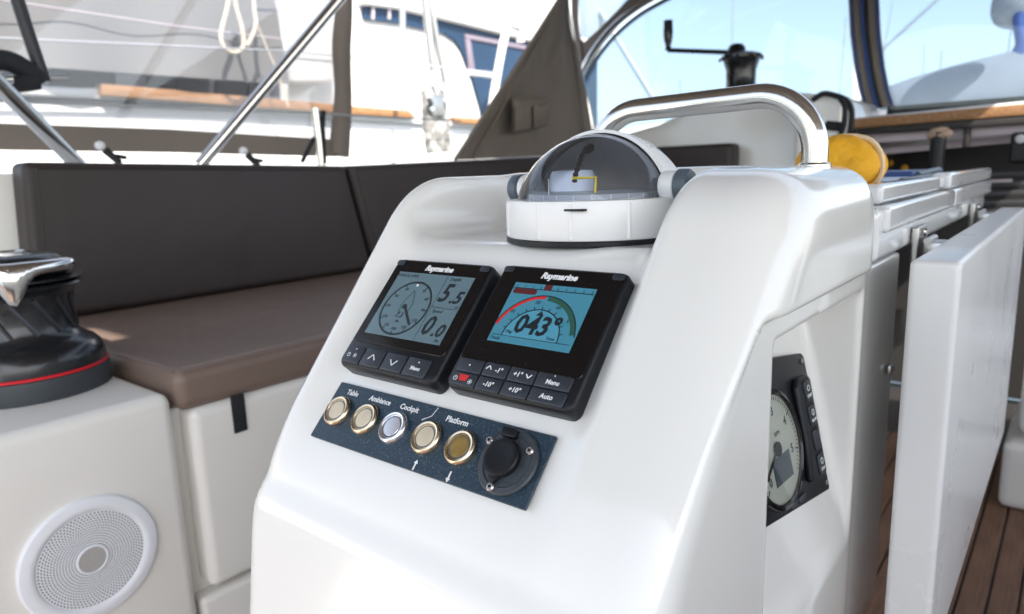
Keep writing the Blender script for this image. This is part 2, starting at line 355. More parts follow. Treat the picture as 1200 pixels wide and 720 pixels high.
def keycap(d, t, x0, x1, y0, y1, sh=0):
    P = [(x0 + sh, y1), (x0, y0), (x1, y0), (x1 + sh, y1)]
    return prism('key', [(x, y, t - .0002) for x, y in [(x0, y0), (x1, y0), (x1, y1), (x0, y1)]], (0, 0, .0018), 'key', d, local=True, bevel=.0009, seg=3)
# display 1: wind / depth / speed
d, t = display((-.377, .1665), .0154, 'left square black display with a round wind dial and depth and speed figures')
scr = flat('screen', [(-.040, -.0211), (.040, -.0211), (.040, .0366), (-.040, .0366)], t + .0008, t + .0011, 'lcd1', d)
z = t + .0012; z1 = z + .00012
dc = (-.0122, .0045); rr_ = .0243
dsk = [ringdata(rr_ - .0016, rr_, z, z1, dc)]
for a in range(0, 360, 30):
    ca, sa = math.cos(math.radians(a)), math.sin(math.radians(a)); dsk.append(stroke((dc[0] + ca * (rr_ - .0035), dc[1] + sa * (rr_ - .0035)), (dc[0] + ca * (rr_ - .001), dc[1] + sa * (rr_ - .001)), .0009, z, z1))
mk('dial_ring', *merge(*dsk), 'ink', scr, local=True, smooth=False)
mk('boat_outline', *merge(*[stroke(a, b, .0006, z, z1) for pr in ([(-.0162, -.001), (-.0178, .006), (-.0165, .012), (-.0122, .0205)], [(-.0082, -.001), (-.0066, .006), (-.0079, .012), (-.0122, .0205)]) for a, b in zip(pr[:-1], pr[1:])]), 'grn', scr, local=True, smooth=False)
mk('needle', *merge(stroke((-.0135, .006), (.0018, -.0092), .0022, z + .0001, z1 + .0001), ringdata(.0001, .0022, z + .0001, z1 + .0002, (-.0135, .0055))), 'ink', scr, local=True, smooth=False)
mk('bow_marker', *merge(ringdata(.0001, .0011, z + .0001, z1 + .0002, (-.0122, .0252))), 'wht', scr, local=True, smooth=False)
for a, s_ in ((60, '30'), (30, '60'), (0, '90'), (-30, '120'), (-60, '150'), (-90, '180'), (-120, '150'), (-150, '120'), (180, '90'), (150, '60'), (120, '30')):
    text('dial_number', s_, .0036, 'ink', scr, (dc[0] + .0188 * math.cos(math.radians(a)), dc[1] + .0188 * math.sin(math.radians(a)), z), shear=.15)
text('wind_speed', '7.3', .0064, 'ink', scr, (-.0145, -.0022, z), shear=.2, bold=.0001)
text('unit_text', 'kts', .0036, 'ink', scr, (-.0128, -.0075, z), shear=.15)
text('screen_title', 'AWA & AWS', .0042, 'ink', scr, (-.0288, .0332, z), shear=.15)
text('screen_title', 'Depth', .0042, 'ink', scr, (.0225, .0336, z), shear=.15)
text('depth_value', '5', .0225, 'ink', scr, (.0195, .0205, z), shear=.2, bold=.0005, wide=.85)
text('depth_value', '.5', .0148, 'ink', scr, (.0322, .0178, z), shear=.2, bold=.0004)
text('unit_text', 'm', .0036, 'ink', scr, (.0372, .0105, z), shear=.15)
text('screen_title', 'Speed', .0042, 'ink', scr, (.0215, .0052, z), shear=.15)
text('speed_value', '0', .0225, 'ink', scr, (.0198, -.0078, z), shear=.2, bold=.0005, wide=.85)
text('speed_value', '.0', .0148, 'ink', scr, (.0318, -.0105, z), shear=.2, bold=.0004)
text('unit_text', 'kts', .0036, 'ink', scr, (.0355, -.0182, z), shear=.15)
mk('divider_line', *merge(stroke((.0135, .0083), (.0395, .0083), .0004, z, z1), stroke((.0135, -.020), (.0135, .036), .0002, z, z1)), 'ink', scr, local=True, smooth=False)
def chevron(d, c, s, zz, sgn=1, parent=None):
    return mk('arrow_legend', *merge(stroke((c[0] - s, c[1] - sgn * s * .6), (c[0], c[1] + sgn * s * .6), .0008, zz, zz + .0001), stroke((c[0], c[1] + sgn * s * .6), (c[0] + s, c[1] - sgn * s * .6), .0008, zz, zz + .0001)), 'wht', parent, local=True, smooth=False)
def power(c, zz, parent):
    mk('power_legend', *merge(ringdata(.0013, .0017, zz, zz + .0001, c, 120, 420, 20), stroke((c[0], c[1]), (c[0], c[1] + .0018), .0004, zz, zz + .0001)), 'wht', parent, local=True, smooth=False)
def sunm(c, zz, parent):
    mk('brightness_legend', *merge(ringdata(.0001, .0007, zz, zz + .0001, c, n=12), *[stroke((c[0] + .0011 * math.cos(a), c[1] + .0011 * math.sin(a)), (c[0] + .0019 * math.cos(a), c[1] + .0019 * math.sin(a)), .0004, zz, zz + .0001) for a in [k * math.pi / 4 for k in range(8)]]), 'wht', parent, local=True, smooth=False)
xs_ = [-.0480, -.0275, -.0045, .0185, .0420]
for i in range(4):
    k = keycap(d, t, xs_[i] + .0008, xs_[i + 1] - .0008, -.0475, -.0335); cx = (xs_[i] + xs_[i + 1]) / 2; zz = t + .0018
    if i == 0: power((cx - .004, -.0415), zz, k); sunm((cx + .003, -.0415), zz, k); mk('dot_legend', *ringdata(.0001, .0006, zz, zz + .0001, (cx + .001, -.0362)), 'wht', k, local=True)
    if i == 1: chevron(d, (cx, -.040), .0036, zz, 1, k)
    if i == 2: chevron(d, (cx, -.041), .0036, zz, -1, k)
    if i == 3: text('key_legend', 'Menu', .0042, 'wht', k, (cx, -.0418, zz), bold=.0001, shear=.1); mk('dot_legend', *ringdata(.0001, .0006, zz, zz + .0001, (cx + .001, -.0368)), 'wht', k, local=True)
# display 2: autopilot
d, t = display((-.2676, .1694), .0136, 'right square black display with blue screen reading 043 under an arc')
scr = flat('screen', [(-.033, -.0130), (.033, -.0130), (.033, .0346), (-.033, .0346)], t + .0008, t + .0011, 'lcd2', d)
z = t + .0012; z1 = z + .00012; ac = (-.001, -.0075)
text('heading_value', '043\u00b0', .0200, 'ink', scr, (.001, .0018, z + .0003), shear=.12, bold=.0005, wide=.92)
mk('half_disc', [(ac[0], ac[1], z)] + [(x, y, z) for x, y in arc(.0218, 0, 180, 40, ac)], [(0, i, i + 1) for i in range(1, 41)], 'lcd2b', scr, local=True, smooth=False)
mk('inner_arc', *ringdata(.0218, .0226, z, z1, ac, 0, 180), 'ink', scr, local=True, smooth=False)
mk('port_arc', *ringdata(.0308, .0328, z, z1, ac, 92, 166), 'red', scr, local=True, smooth=False)
mk('starboard_arc', *ringdata(.0296, .0328, z, z1, ac, 12, 88), 'grn', scr, local=True, smooth=False)
mk('arc_outline', *merge(ringdata(.0329, .0337, z, z1, ac, 9, 166)), 'ink', scr, local=True, smooth=False)
mk('arc_tick', *merge(*[stroke((ac[0] + .0226 * math.cos(a), ac[1] + .0226 * math.sin(a)), (ac[0] + .0248 * math.cos(a), ac[1] + .0248 * math.sin(a)), .0006, z, z1) for a in [math.radians(q) for q in range(15, 180, 15)]]), 'ink', scr, local=True, smooth=False)
flat('heading_marker', [(-.0032, .0100), (.0028, .0100), (-.0002, .0138)], z + .0001, z + .0003, 'ink', scr)
flat('red_pill', rrect(.0200, .0042, .0019, (-.0215, .0277)), z, z1, 'maroon', scr)
flat('heading_block', [(-.0070, .0300), (-.0010, .0300), (-.0010, .0345), (-.0070, .0345)], z + .0001, z1 + .0001, 'maroon', scr)
mk('heading_tape', *merge(stroke((-.0325, .0302), (.0325, .0302), .0006, z, z1), *[stroke((-.030 + .0068 * i, .0304), (-.030 + .0068 * i, .0330), .0004, z, z1) for i in range(10)]), 'ink', scr, local=True, smooth=False)
mk('base_line', *stroke((-.031, -.0078), (.031, -.0078), .0004, z, z1), 'ink', scr, local=True, smooth=False)
for s_, u_, v_ in (('N', -.0235, .0112), ('30', -.0068, .0200), ('60', .0110, .0178), ('E', .0225, .0088)): text('arc_number', s_, .0040, 'ink', scr, (u_, v_, z), shear=.15)
text('screen_note', 'Mag', .0034, 'ink', scr, (-.0185, -.0045, z + .0003), shear=.15); text('screen_note', 'True', .0034, 'ink', scr, (.0155, -.0056, z + .0003), shear=.15)
text('screen_note', 'Track', .0036, 'ink', scr, (-.0275, -.0104, z), shear=.15)
cols = [-.0470, -.0245, -.0035, .0180, .0450]
for r, (y0, y1) in enumerate(((-.0385, -.0285), (-.0490, -.0392))):
    for i in range(4):
        k = keycap(d, t, cols[i] + .0006, cols[i + 1] - .0006, y0 + (.0004 if r else 0), y1); cx = (cols[i] + cols[i + 1]) / 2; zz = t + .0018; cy = (y0 + y1) / 2
        if (r, i) == (0, 0): mk('dot_legend', *ringdata(.0001, .0006, zz, zz + .0001, (cx, cy)), 'wht', k, local=True)
        if (r, i) == (0, 1): chevron(d, (cx - .0052, cy + .001), .0022, zz, 1, k); text('key_legend', '-1\u00b0', .0048, 'wht', k, (cx + .0030, cy, zz), shear=.15, bold=.0001)
        if (r, i) == (0, 2): text('key_legend', '+1\u00b0', .0048, 'wht', k, (cx - .0028, cy, zz), shear=.15, bold=.0001); chevron(d, (cx + .0058, cy), .0022, zz, -1, k)
        if (r, i) == (0, 3): text('key_legend', 'Menu', .0044, 'wht', k, (cx, cy - .001, zz), bold=.0001, shear=.1); mk('dot_legend', *ringdata(.0001, .0005, zz, zz + .0001, (cx, cy + .0035)), 'wht', k, local=True)
        if (r, i) == (1, 0):
            flat('red_mark', [(cx - .0042, cy + .0032), (cx - .0028, cy - .0012), (cx + .0028, cy - .0012), (cx + .0042, cy + .0032)], zz, zz + .0001, 'red', k); power((cx - .0066, cy), zz, k); sunm((cx + .0066, cy - .001), zz, k)
        if (r, i) == (1, 1): text('key_legend', '-10\u00b0', .0048, 'wht', k, (cx, cy, zz), shear=.15, bold=.0001)
        if (r, i) == (1, 2): text('key_legend', '+10\u00b0', .0048, 'wht', k, (cx, cy, zz), shear=.15, bold=.0001)
        if (r, i) == (1, 3): text('key_legend', 'Auto', .0046, 'wht', k, (cx, cy, zz), shear=.15, bold=.0001)
# switch panel
sp = thing('switch_panel', 'dark blue switch panel with five round metal buttons and a capped socket', 'switch panel', mtx=faceM(-.3285, .0847))
flat('plate', rrect(.2026, .0462, .0012), -.0003, .0016, 'plate', sp, bevel=.0004, seg=1)
for i, (u_, lab) in enumerate(((-.0853, None), (-.0542, None), (-.0241, 'bright silver button'), (.0083, None), (.0390, 'darkened amber button'))):
    b = lathe('push_button', [(.0116, .0016), (.0119, .0022), (.0119, .0040), (.0112, .0055), (.0102, .0061), (.0090, .0057), (.0086, .0046)], 'chrome' if i == 2 else 'brass', sp, (u_, 0, 0), local=True, cap=False)
    if lab: b['label'] = lab
    cm = 'chrome' if i == 2 else 'brass3' if i == 4 else 'brass2'
    lathe('button_cap', [(.0087, .0042), (.0083, .0050), (.0078, .0047), (.0073, .0047), (.0069, .0051), (.0030, .0052), (.0002, .0052)], cm, b, (u_, 0, 0), local=True)
    mk('seal_ring', *ringdata(.0072, .0079, .0046, .0050, (u_, 0)), 'grey_pl', b, local=True)
for s_, u_ in (('Table', -.0822), ('Ambiance', -.0512), ('Cockpit', -.0205), ('Platform', .0250)):
    text('switch_lettering', s_, .0057, 'wht', sp, (u_, .0164, .0018), bold=.00012, shear=.05)
for u_, sg in ((.009, 1), (.0395, -1)):
    yb, yt = (-.0225, -.0155); pts = [(-.0006, -sg * .0035), (.0006, -sg * .0035), (.0006, sg * .0012), (.0018, sg * .0012), (0, sg * .0038), (-.0018, sg * .0012), (-.0006, sg * .0012)]
    flat('arrow_mark', [(u_ + x, -.0190 + y) for x, y in pts], .0017, .0019, 'wht', sp)
mk('paint_scratch', *merge(stroke((-.004, .0115), (.002, .0150), .0005, .0017, .0018), stroke((.002, .0150), (.0042, .0220), .0005, .0017, .0018), stroke((-.0045, .0108), (-.002, .0128), .0007, .0017, .0018)), 'wht', sp, local=True, smooth=False)
so = lathe('socket_flange', [(.0205, .0016), (.0208, .0024), (.0208, .0036), (.0198, .0046), (.0168, .0048), (.0160, .0040)], 'sockg', sp, (.0775, 0, 0), local=True)
cap = lathe('socket_cap', [(.0118, .0042), (.0122, .0058), (.0122, .0078), (.0114, .0088), (.0095, .0091), (.0080, .0088), (.0002, .0089)], 'black', so, (.0745, .0005, 0), local=True)
flat('cap_tab', [(.070, -.0100), (.0795, -.0100), (.0760, -.0158), (.0725, -.0158)], .0044, .0074, 'black', so, bevel=.001)
flat('cap_hinge', rrect(.0110, .0060, .0010, (.0722, .0165)), .0042, .0086, 'black', so, bevel=.0008)
for u_, v_ in ((.0592, .0092), (.0900, .0095), (.0745, -.0176)):
    sc = lathe('screw', [(.0024, .0046), (.0026, .0052), (.0020, .0060), (.0003, .0061)], 'chrome', so, (u_, v_, 0), local=True, n=16)
    mk('screw_slot', *ringdata(.0001, .0010, .0061, .0063, (u_, v_), n=8), 'black', sc, local=True)

# ---- compass
CX, CY, CZ = -.302, .476, -.0350
cp = thing('steering_compass', 'white steering compass with clear dome and rounded hood on top of the console', 'compass', (CX, CY, -.053))
def loc(v): return (CX + v[0], CY + v[1], v[2])
lathe('base_gasket', [(.0700, -.0535), (.0712, -.0520), (.0712, -.0495), (.0700, -.0485)], 'black', cp, (CX, CY, 0), n=64)
lathe('bowl_ring', [(.0700, -.0487), (.0712, -.0470), (.0708, -.0225), (.0700, -.0205), (.0625, -.0200), (.0610, -.0215), (.0605, -.0260)], 'white_pl', cp, (CX, CY, 0), n=64, cap=False)
lathe('bowl_floor', [(.0605, -.0255), (.0590, -.0245), (.0002, -.0245)], 'card', cp, (CX, CY, 0), n=64)
mk('bowl_rib', *merge(*[tube_data([loc((.0702 * math.cos(a), .0702 * math.sin(a), -.047)), loc((.0700 * math.cos(a), .0700 * math.sin(a), -.022))], .0018, 8) for a in [math.radians(q) for q in (-128, -93, -72, -38)]]), 'white_pl', cp)
box('ring_catch', loc((-.012 + .030, -.0695, -.0270)), loc((.004 + .030, -.0640, -.0255)), 'black', cp, bevel=.0003)
def sphere_part(r, tilt0, tilt1, n=48, m=16, x0=-.99, x1=.99, thick=None):
    # part of a sphere swept about the athwartships axis from angle tilt0 to tilt1 (0 = aft horizontal, 90 = straight up)
    V = []; F = []
    for i in range(n + 1):
        a = math.acos(max(-1, min(1, x0 + (x1 - x0) * 0))) if False else math.pi * (.03 + .94 * i / n)
        for j in range(m + 1):
            b = math.radians(tilt0 + (tilt1 - tilt0) * j / m); V.append(loc((r * math.cos(a), -r * math.sin(a) * math.cos(b), CZ + r * math.sin(a) * math.sin(b))))
    for i in range(n):
        for j in range(m): q = i * (m + 1) + j; F.append((q, q + 1, q + m + 2, q + m + 1))
    return V, F
mk('dome', *sphere_part(.0635, 1, 179, m=40), 'dome', cp, ang=80)
V, F = sphere_part(.0672, 93, 175)
V2, F2 = sphere_part(.0646, 93, 175)
V = [(x, CY + (y - CY) * (1.45 if y > CY else 1), z) for x, y, z in V]; V2 = [(x, CY + (y - CY) * (1.4 if y > CY else 1), z) for x, y, z in V2]
rim = []
n_, m_ = 48, 16; o_ = len(V)
for i in range(n_): rim.append((i * 17, (i + 1) * 17, o_ + (i + 1) * 17, o_ + i * 17))
for i in range(n_): rim.append((i * 17 + 16, (i + 1) * 17 + 16, o_ + (i + 1) * 17 + 16, o_ + i * 17 + 16))
hv, hf = merge((V, F), (V2, F2)); hood = mk('hood', hv, hf + rim, 'white_pl', cp, ang=60)
mk('hood_lining', *sphere_part(.0622, 99, 178), 'lining', cp, ang=80)
mk('hood_vent', *merge(*[tube_data([loc((.0672 * math.cos(a), -.0672 * 1.45 * math.sin(a) * math.cos(b), CZ + .0002 + .0672 * math.sin(a) * math.sin(b))) for b in [math.radians(q) for q in (100, 106, 112)]], .0006, 6) for a in [math.radians(q) for q in (52, 56, 60)]]), 'ghost', cp)
for s in (-1, 1):
    lathe('pivot_boss', [(.0105, .060 * s), (.0112, .062 * s), (.0112, .0705 * s), (.0100, .0715 * s)], 'white_pl', cp, (CX, CY, -.0125), n=32, axis='x')
    k = lathe('pivot_knob', [(.0110, .0716 * s), (.0122, .0728 * s), (.0122, .0795 * s), (.0108, .0815 * s), (.0050, .0820 * s)], 'grey_pl', cp, (CX, CY, -.0125), n=32, axis='x')
lathe('compass_card', [(.0500, -.0240), (.0520, -.0220), (.0520, -.0165), (.0480, -.0155), (.0120, -.0150)], 'card', cp, (CX, CY, 0), n=48)
lathe('card_refraction', [(.0190, -.0150), (.0180, -.0020), (.0165, .0010), (.0060, .0020)], 'paper', cp, (CX - .024, CY + .004, 0), n=28)  # pale drum added to imitate the card's image refracted in the dome
mk('card_mark', *merge(*[tube_data([loc((.0522 * math.cos(a), .0522 * math.sin(a), -.0215)), loc((.0522 * math.cos(a), .0522 * math.sin(a), -.0165))], .0006, 5) for a in [math.radians(q) for q in range(0, 360, 15)]]), 'wht', cp)
tube('white_lubber_pin', [loc((-.0085, -.050, -.020)), loc((-.0085, -.050, -.0045))], .0007, 'wht', cp, 6)
tube('yellow_lubber_line', [loc((.0030, -.036, -.0045)), loc((.0240, -.036, -.0045)), loc((.0225, -.036, -.0210))], .0010, 'yline', cp, 8)
P = smoothpath([loc((-.012, .014, .0190)), loc((-.010, .000, .0150)), loc((-.004, -.015, .0075)), loc((.002, -.030, -.002)), loc((.0035, -.034, -.0075))], 5)
tube('clinometer_arm', P, [.0034 if i < 4 else (.0012 + .0011 * (i % 2)) for i in range(len(P))], 'ropeb', cp, 10)

# ---- handrail on the console
hr = thing('grab_rail', 'polished stainless grab rail arching over the console behind the compass', 'grab rail', (-.3, .6, 0))
def fillet(p, q, r, rad, k=8):
    p, q, r = Vector(p), Vector(q), Vector(r); a = (p - q).normalized(); b = (r - q).normalized(); th = a.angle(b); d = rad / math.tan(th / 2)
    A, B = q + a * d, q + b * d; O_ = q + (a + b).normalized() * (rad / math.sin(th / 2)); u_ = A - O_; v_ = B - O_; w_ = u_.angle(v_); return [O_ + (math.sin((1 - t) * w_) * u_ + math.sin(t * w_) * v_) / math.sin(w_) for t in [i / k for i in range(k + 1)]]
RP = [Vector((-.172, .60, -.004))] + fillet((-.172, .60, -.004), (-.172, .60, .0575), (-.385, .60, .0545), .047, 12) + fillet((-.172, .60, .0575), (-.372, .60, .0545), (-.380, .60, -.004), .046, 12) + [Vector((-.380, .60, -.004))]
tube('rail_tube', RP, .0103, 'steel', hr, 20)
for x in (-.172, -.380): lathe('rail_foot', [(.0128, -.004), (.0128, -.0005), (.0118, .0006), (.0110, .0010)], 'steel', hr, (x, .60, 0), n=28)

# ---- engine panel in the side recess
az, el = math.radians(3), math.radians(14)
n_ = Vector((math.cos(az) * math.cos(el), -math.sin(az) * math.cos(el), math.sin(el))); up = Vector((0, 0, 1)); vy = (up - n_ * up.dot(n_)).normalized(); vx = vy.cross(n_)
O = Vector((-.169, .52, -.190)); EM = Matrix(((vx.x, vy.x, n_.x, O.x), (vx.y, vy.y, n_.y, O.y), (vx.z, vy.z, n_.z, O.z), (0, 0, 0, 1)))
ep = thing('engine_panel', 'black engine control panel with round rev counter set in the console side', 'engine panel', mtx=EM)
flat('panel_plate', [(-.085, -.0623), (.069, -.0824), (.0712, -.0800), (.0738, .031), (.070, .0350), (-.085, .0580)], -.004, .0015, 'black', ep, bevel=.001)
dcx = (-.016, -.0205)
lathe('dial_bezel', [(.0445, .0015), (.0458, .003), (.0450, .0052), (.0420, .0060), (.0405, .0050)], 'blackgl', ep, (*dcx, 0), local=True, n=56, cap=False)
dl = lathe('dial_face', [(.0412, .0030), (.0002, .0030)], 'dial', ep, (*dcx, 0), local=True, n=56, cap=False)
tk = []
for i in range(0, 61):
    a = math.radians(224 - i * 4.8); L = .0050 if i % 10 == 0 else .0028
    if i > 55: break
    tk.append(stroke((dcx[0] + .0392 * math.cos(a), dcx[1] + .0392 * math.sin(a)), (dcx[0] + (.0392 - L) * math.cos(a), dcx[1] + (.0392 - L) * math.sin(a)), .0013 if i % 10 == 0 else .0006, .0031, .0033))
mk('dial_tick', *merge(*tk), 'ink', dl, local=True, smooth=False)
for i in range(6):
    a = math.radians(224 - i * 48); text('dial_number', str(i), .0095, 'ink', dl, (dcx[0] + .0280 * math.cos(a), dcx[1] + .0280 * math.sin(a), .0032), bold=.0002)
text('dial_unit', 'RPM', .0050, 'ink', dl, (dcx[0] + .006, dcx[1] + .010, .0032))
flat('dial_window', [(dcx[0] - .012, dcx[1] - .026), (dcx[0] + .020, dcx[1] - .026), (dcx[0] + .020, dcx[1] - .006), (dcx[0] - .012, dcx[1] - .006)], .0032, .0035, 'grey_pl', dl)
mk('dial_needle', *merge(ringdata(.0001, .0055, .0035, .0050, dcx), stroke(dcx, (dcx[0] - .026, dcx[1] - .016), .0016, .0035, .0042)), 'blackgl', dl, local=True)
lathe('dial_glass', [(.0408, .0053), (.0002, .0053)], 'glass', ep, (*dcx, 0), local=True, cap=False, n=40)
prism('button_pod', [(.0270, -.0620, .0012), (.0600, -.0640, .0012), (.0650, .0150, .0012), (.0600, .0190, .0012), (.0400, .0200, .0012), (.0340, .0140, .0012), (.0330, -.0300, .0012)], (0, 0, .0058), 'black', ep, local=True, bevel=.0025, seg=3)
for k_, v_ in enumerate((.0070, -.0130, -.0330, -.0530)):
    cx = .0525 - .0010 * k_
    b = flat('push_key', rrect(.0135, .0165, .0020, (cx, v_)), .0068, .0082, 'key', ep, bevel=.0008)
    if k_ != 2:
        mk('key_symbol', *merge(ringdata(.0020, .0026, .0083, .0085, (cx, v_ + .002), -40, 250 if k_ == 0 else 320, 16), stroke((cx - .0004, v_ - .0005), (cx + .0012, v_ + .0006), .0006, .0083, .0085)), 'wht', b, local=True, smooth=False)
        text('key_legend', ('START', 'GLOW', '', 'STOP')[k_], .0032, 'wht', b, (cx, v_ - .0042, .0083), bold=.0001)
for q in ((-.004, -.0680), (.012, -.0690)): flat('panel_button', rrect(.014, .0050, .002, q), .0014, .0030, 'key', ep, bevel=.001)
for q in ((.0660, .0290), (.0650, -.0750)): lathe('screw', [(.0022, .0014), (.0022, .0024), (.0003, .0028)], 'steel_d', ep, (*q, 0), local=True, n=12)

# ------------------------------------------------------------------ folding table forward of the console
tb = thing('folding_table', 'white cockpit table joined to the console with its leaf folded down', 'table', (-.29, 1.05, FLOOR))
rbox('table_beam', (-.45, .656, -.086), (-.1335, 1.45, -.040), .006, 'gel_gloss', tb)
box('table_support', (-.40, .80, FLOOR), (-.25, 1.35, -.088), 'gel', tb, bevel=.02)
rbox('lower_fiddle', (-.150, .672, -.0615), (-.1285, 1.06, -.038), .005, 'gel_gloss', tb)
rbox('lower_fiddle', (-.150, 1.063, -.0615), (-.1285, 1.49, -.038), .005, 'gel_gloss', tb)
rbox('inner_fiddle', (-.172, .655, -.062), (-.156, 1.49, -.036), .005, 'gel_gloss', tb)
rbox('upper_fiddle', (-.158, .676, -.0365), (-.136, 1.02, -.0195), .005, 'gel_gloss', tb)
rbox('upper_fiddle', (-.153, 1.00 + .03, -.0365), (-.131, 1.50, -.0165), .005, 'gel_gloss', tb)
box('table_top', (-.45, .656, -.0395), (-.174, 1.48, -.034), 'gel_gloss', tb, bevel=.001)
leaf_ = rbox('drop_leaf', (-.1045, .632, -.455), (-.0685, 1.37, -.0785), .005, 'leaf', tb, fn=None)
for v in leaf_.data.vertices:      # far lower corner is cut back
    pass
for y in (.80, 1.25):
    h = rbox('hinge', (-.1325, y, -.104), (-.1255, y + .050, -.066), .002, 'steel_d', tb)
    tube('hinge_pin', [(-.1180, y + .001, -.080), (-.1180, y + .044, -.080)], .0035, 'steel_d', h, 12)
    box('hinge_leaf', (-.121, y + .003, -.100), (-.1055, y + .042, -.0815), 'steel_d', h, bevel=.001)
    lathe('hinge_screw', [(.0045, 0), (.004, .002), (.001, .0025)], 'steel', h, (-.1238, y + .020, -.072), n=12, axis='x')
lt = box('leaf_latch', (-.1365, .742, -.207), (-.131, .756, -.197), 'steel_d', tb, bevel=.002)

# yellow float, book, tablet on the table
fy = thing('foam_float', 'yellow foam float with a pale worn seam resting behind the grab rail', 'float', (-.205, .80, -.034))
def ball(c, r, sx=1, sy=1, sz=1, n=28, m=18, wob=.05):
    V = []; F = []
    for i in range(m + 1):
        a = math.pi * i / m
        for j in range(n):
            b = 2 * math.pi * j / n; q = 1 + wob * math.sin(3 * b + a * 2) * math.sin(a) + wob * .6 * math.sin(5 * a + b)
            V.append((c[0] + r * sx * q * math.sin(a) * math.cos(b), c[1] + r * sy * q * math.sin(a) * math.sin(b), c[2] + r * sz * q * math.cos(a)))
    for i in range(m):
        for j in range(n): F.append((i * n + j, i * n + (j + 1) % n, (i + 1) * n + (j + 1) % n, (i + 1) * n + j))
    return V, F
mk('float_half', *ball((-.1990, .765, -.005), .038, 1.05, .72, .84, wob=.07), 'yellow', fy)
mk('float_half', *ball((-.1960, .812, -.006), .033, 1.05, .55, 1.0, wob=.07), 'yellow', fy)
tube('float_seam', [(-.1980 + .0370 * math.cos(a) , .793, -.004 + .0330 * math.sin(a) * (1 + .06 * math.sin(3 * a))) for a in [2 * math.pi * i / 30 for i in range(30)]], .0026, 'yellow_w', fy, 6, closed=True)
bk = thing('tablet_case', 'blue covered tablet lying open on the table behind the yellow float', 'tablet', (-.22, 1.0, -.034))
rbox('case_back', (-.33, .90, -.0335), (-.165, 1.24, -.026), .003, 'blue', bk)
box('case_page', (-.328, .87, -.0255), (-.172, 1.10, -.0215), 'paper', bk, bevel=.002)
rbox('case_lid', (-.34, 1.10, -.0250), (-.185, 1.36, -.0150), .003, 'blue', bk)
tube('case_fold', [(-.168, .93, -.0235), (-.168, 1.12, -.022)], .004, 'grey_pl', bk, 10)
tube('case_fold', [(-.184, 1.12, -.020), (-.184, 1.30, -.016)], .005, 'grey_pl', bk, 10)

# ------------------------------------------------------------------ port side: plinth, locker, cushions
pl = thing('winch_plinth', 'cream moulded cockpit plinth carrying the winch and the round speaker', 'plinth', (-1.3, 0, FLOOR))
rbox('plinth_moulding', (-1.62, -1.2, FLOOR), (-.93, .404, -.274), .016, 'gel_cream', pl, k=4)
lk = thing('bench_locker', 'cream bench locker with a fold down front under the brown seat cushion', 'bench', (-1.3, 1.3, FLOOR))
rbox('locker_front', (-.975, .424, -.578), (-.925, 2.30, -.305), .014, 'gel_cream', lk, k=4)
box('locker_body', (-1.62, .408, FLOOR), (-.965, 2.38, -.307), 'gel_cream', lk, bevel=.004)
rbox('locker_plinth', (-.99, .410, FLOOR), (-.935, 2.35, -.590), .010, 'gel_cream', lk)
st = box('pull_strap', (-.926, .482, -.356), (-.922, .502, -.300), 'ropeb', lk, bevel=.001)
box('coaming_wall', (-1.66, -1.2, FLOOR), (-1.592, 2.42, .033), 'gel_cream', lk, bevel=.006)
seat = thing('seat_cushion', 'brown vinyl seat cushion lying along the port bench', 'cushion', (-1.25, 1.2, -.31))
def puff(q):
    q = np.array(q, float); t = (q[1] - .41) / 1.9
    if q[2] > -.27: q[2] += .006 * math.sin(math.pi * min(max((q[0] + 1.58) / .65, 0), 1)) * min(1, 6 * max(t, 0))
    return q
rbox('cushion_cover', (-1.585, .411, -.306), (-.928, 2.28, -.2485), .016, 'leather_s', seat, mseg=14, k=4, fn=puff)
def stitches(name, a, b, par, pitch=.0065, r=.0011, m='stitch'):
    a, b = Vector(a), Vector(b); L = (b - a).length; n = int(L / pitch); d = (b - a).normalized(); ds = [tube_data([a + d * (i * pitch), a + d * (i * pitch + pitch * .62)], r, 4) for i in range(n)]
    return mk(name, *merge(*ds), m, par)
stitches('stitching', (-.946, .43, -.2480), (-.946, 1.6, -.2480), seat)
tube('piping', [(-.934, .43, -.2520), (-.934, 2.26, -.2520)], .0016, 'leather_s', seat, 6)
tube('piping', [(-1.57, .4165, -.2520), (-.945, .4165, -.2520)], .0016, 'leather_s', seat, 6)
def back(label, y0b, y0t, y1b, y1t, z0, zt0, zt1, m='leather'):
    t = thing('backrest_cushion', label, 'backrest', (-1.55, (y0b + y1b) / 2, z0), group='backrest cushions along the port bench')
    def fn(q):
        u, v, w_ = q[0], q[1], q[2]
        yb = y0b + (y1b - y0b) * v; yt = y0t + (y1t - y0t) * v; zt = zt0 + (zt1 - zt0) * v
        x = -1.5 - .075 + .075 * u - .015 * w_ + .006 * math.sin(math.pi * min(max(v, 0), 1)) * math.sin(math.pi * min(max(w_, 0), 1)) * (1 if u > .5 else 0)
        return np.array([x, yb + (yt - yb) * w_, z0 + (zt - z0) * w_])
    # unit box in (thickness, length, height) rounded in true scale
    L = ((y1b - y0b) + (y1t - y0t)) / 2; Hh = (zt0 + zt1) / 2 - z0
    rbox('cushion_cover', (0, 0, 0), (.075, L, Hh), .014, m, t, mseg=12, k=4, fn=lambda q: fn((q[0] / .075, q[1] / L, q[2] / Hh)))
    e = .022
    tube('piping', smoothpath([fn((1.005, e / L, .03)), fn((1.01, e / L, .5)), fn((1.005, e / L, 1 - e / Hh * .5))], 4), .0013, m, t, 6)
    tube('piping', smoothpath([fn((1.004, e / L, 1 - .012 / Hh)), fn((1.004, .5, 1 - .012 / Hh)), fn((1.004, 1 - .01, 1 - .012 / Hh))], 6), .0013, m, t, 6)
    return t
back('dark brown backrest cushion nearest the camera behind the black winch', .425, .447, 1.232, 1.176, -.243, .052, .036)
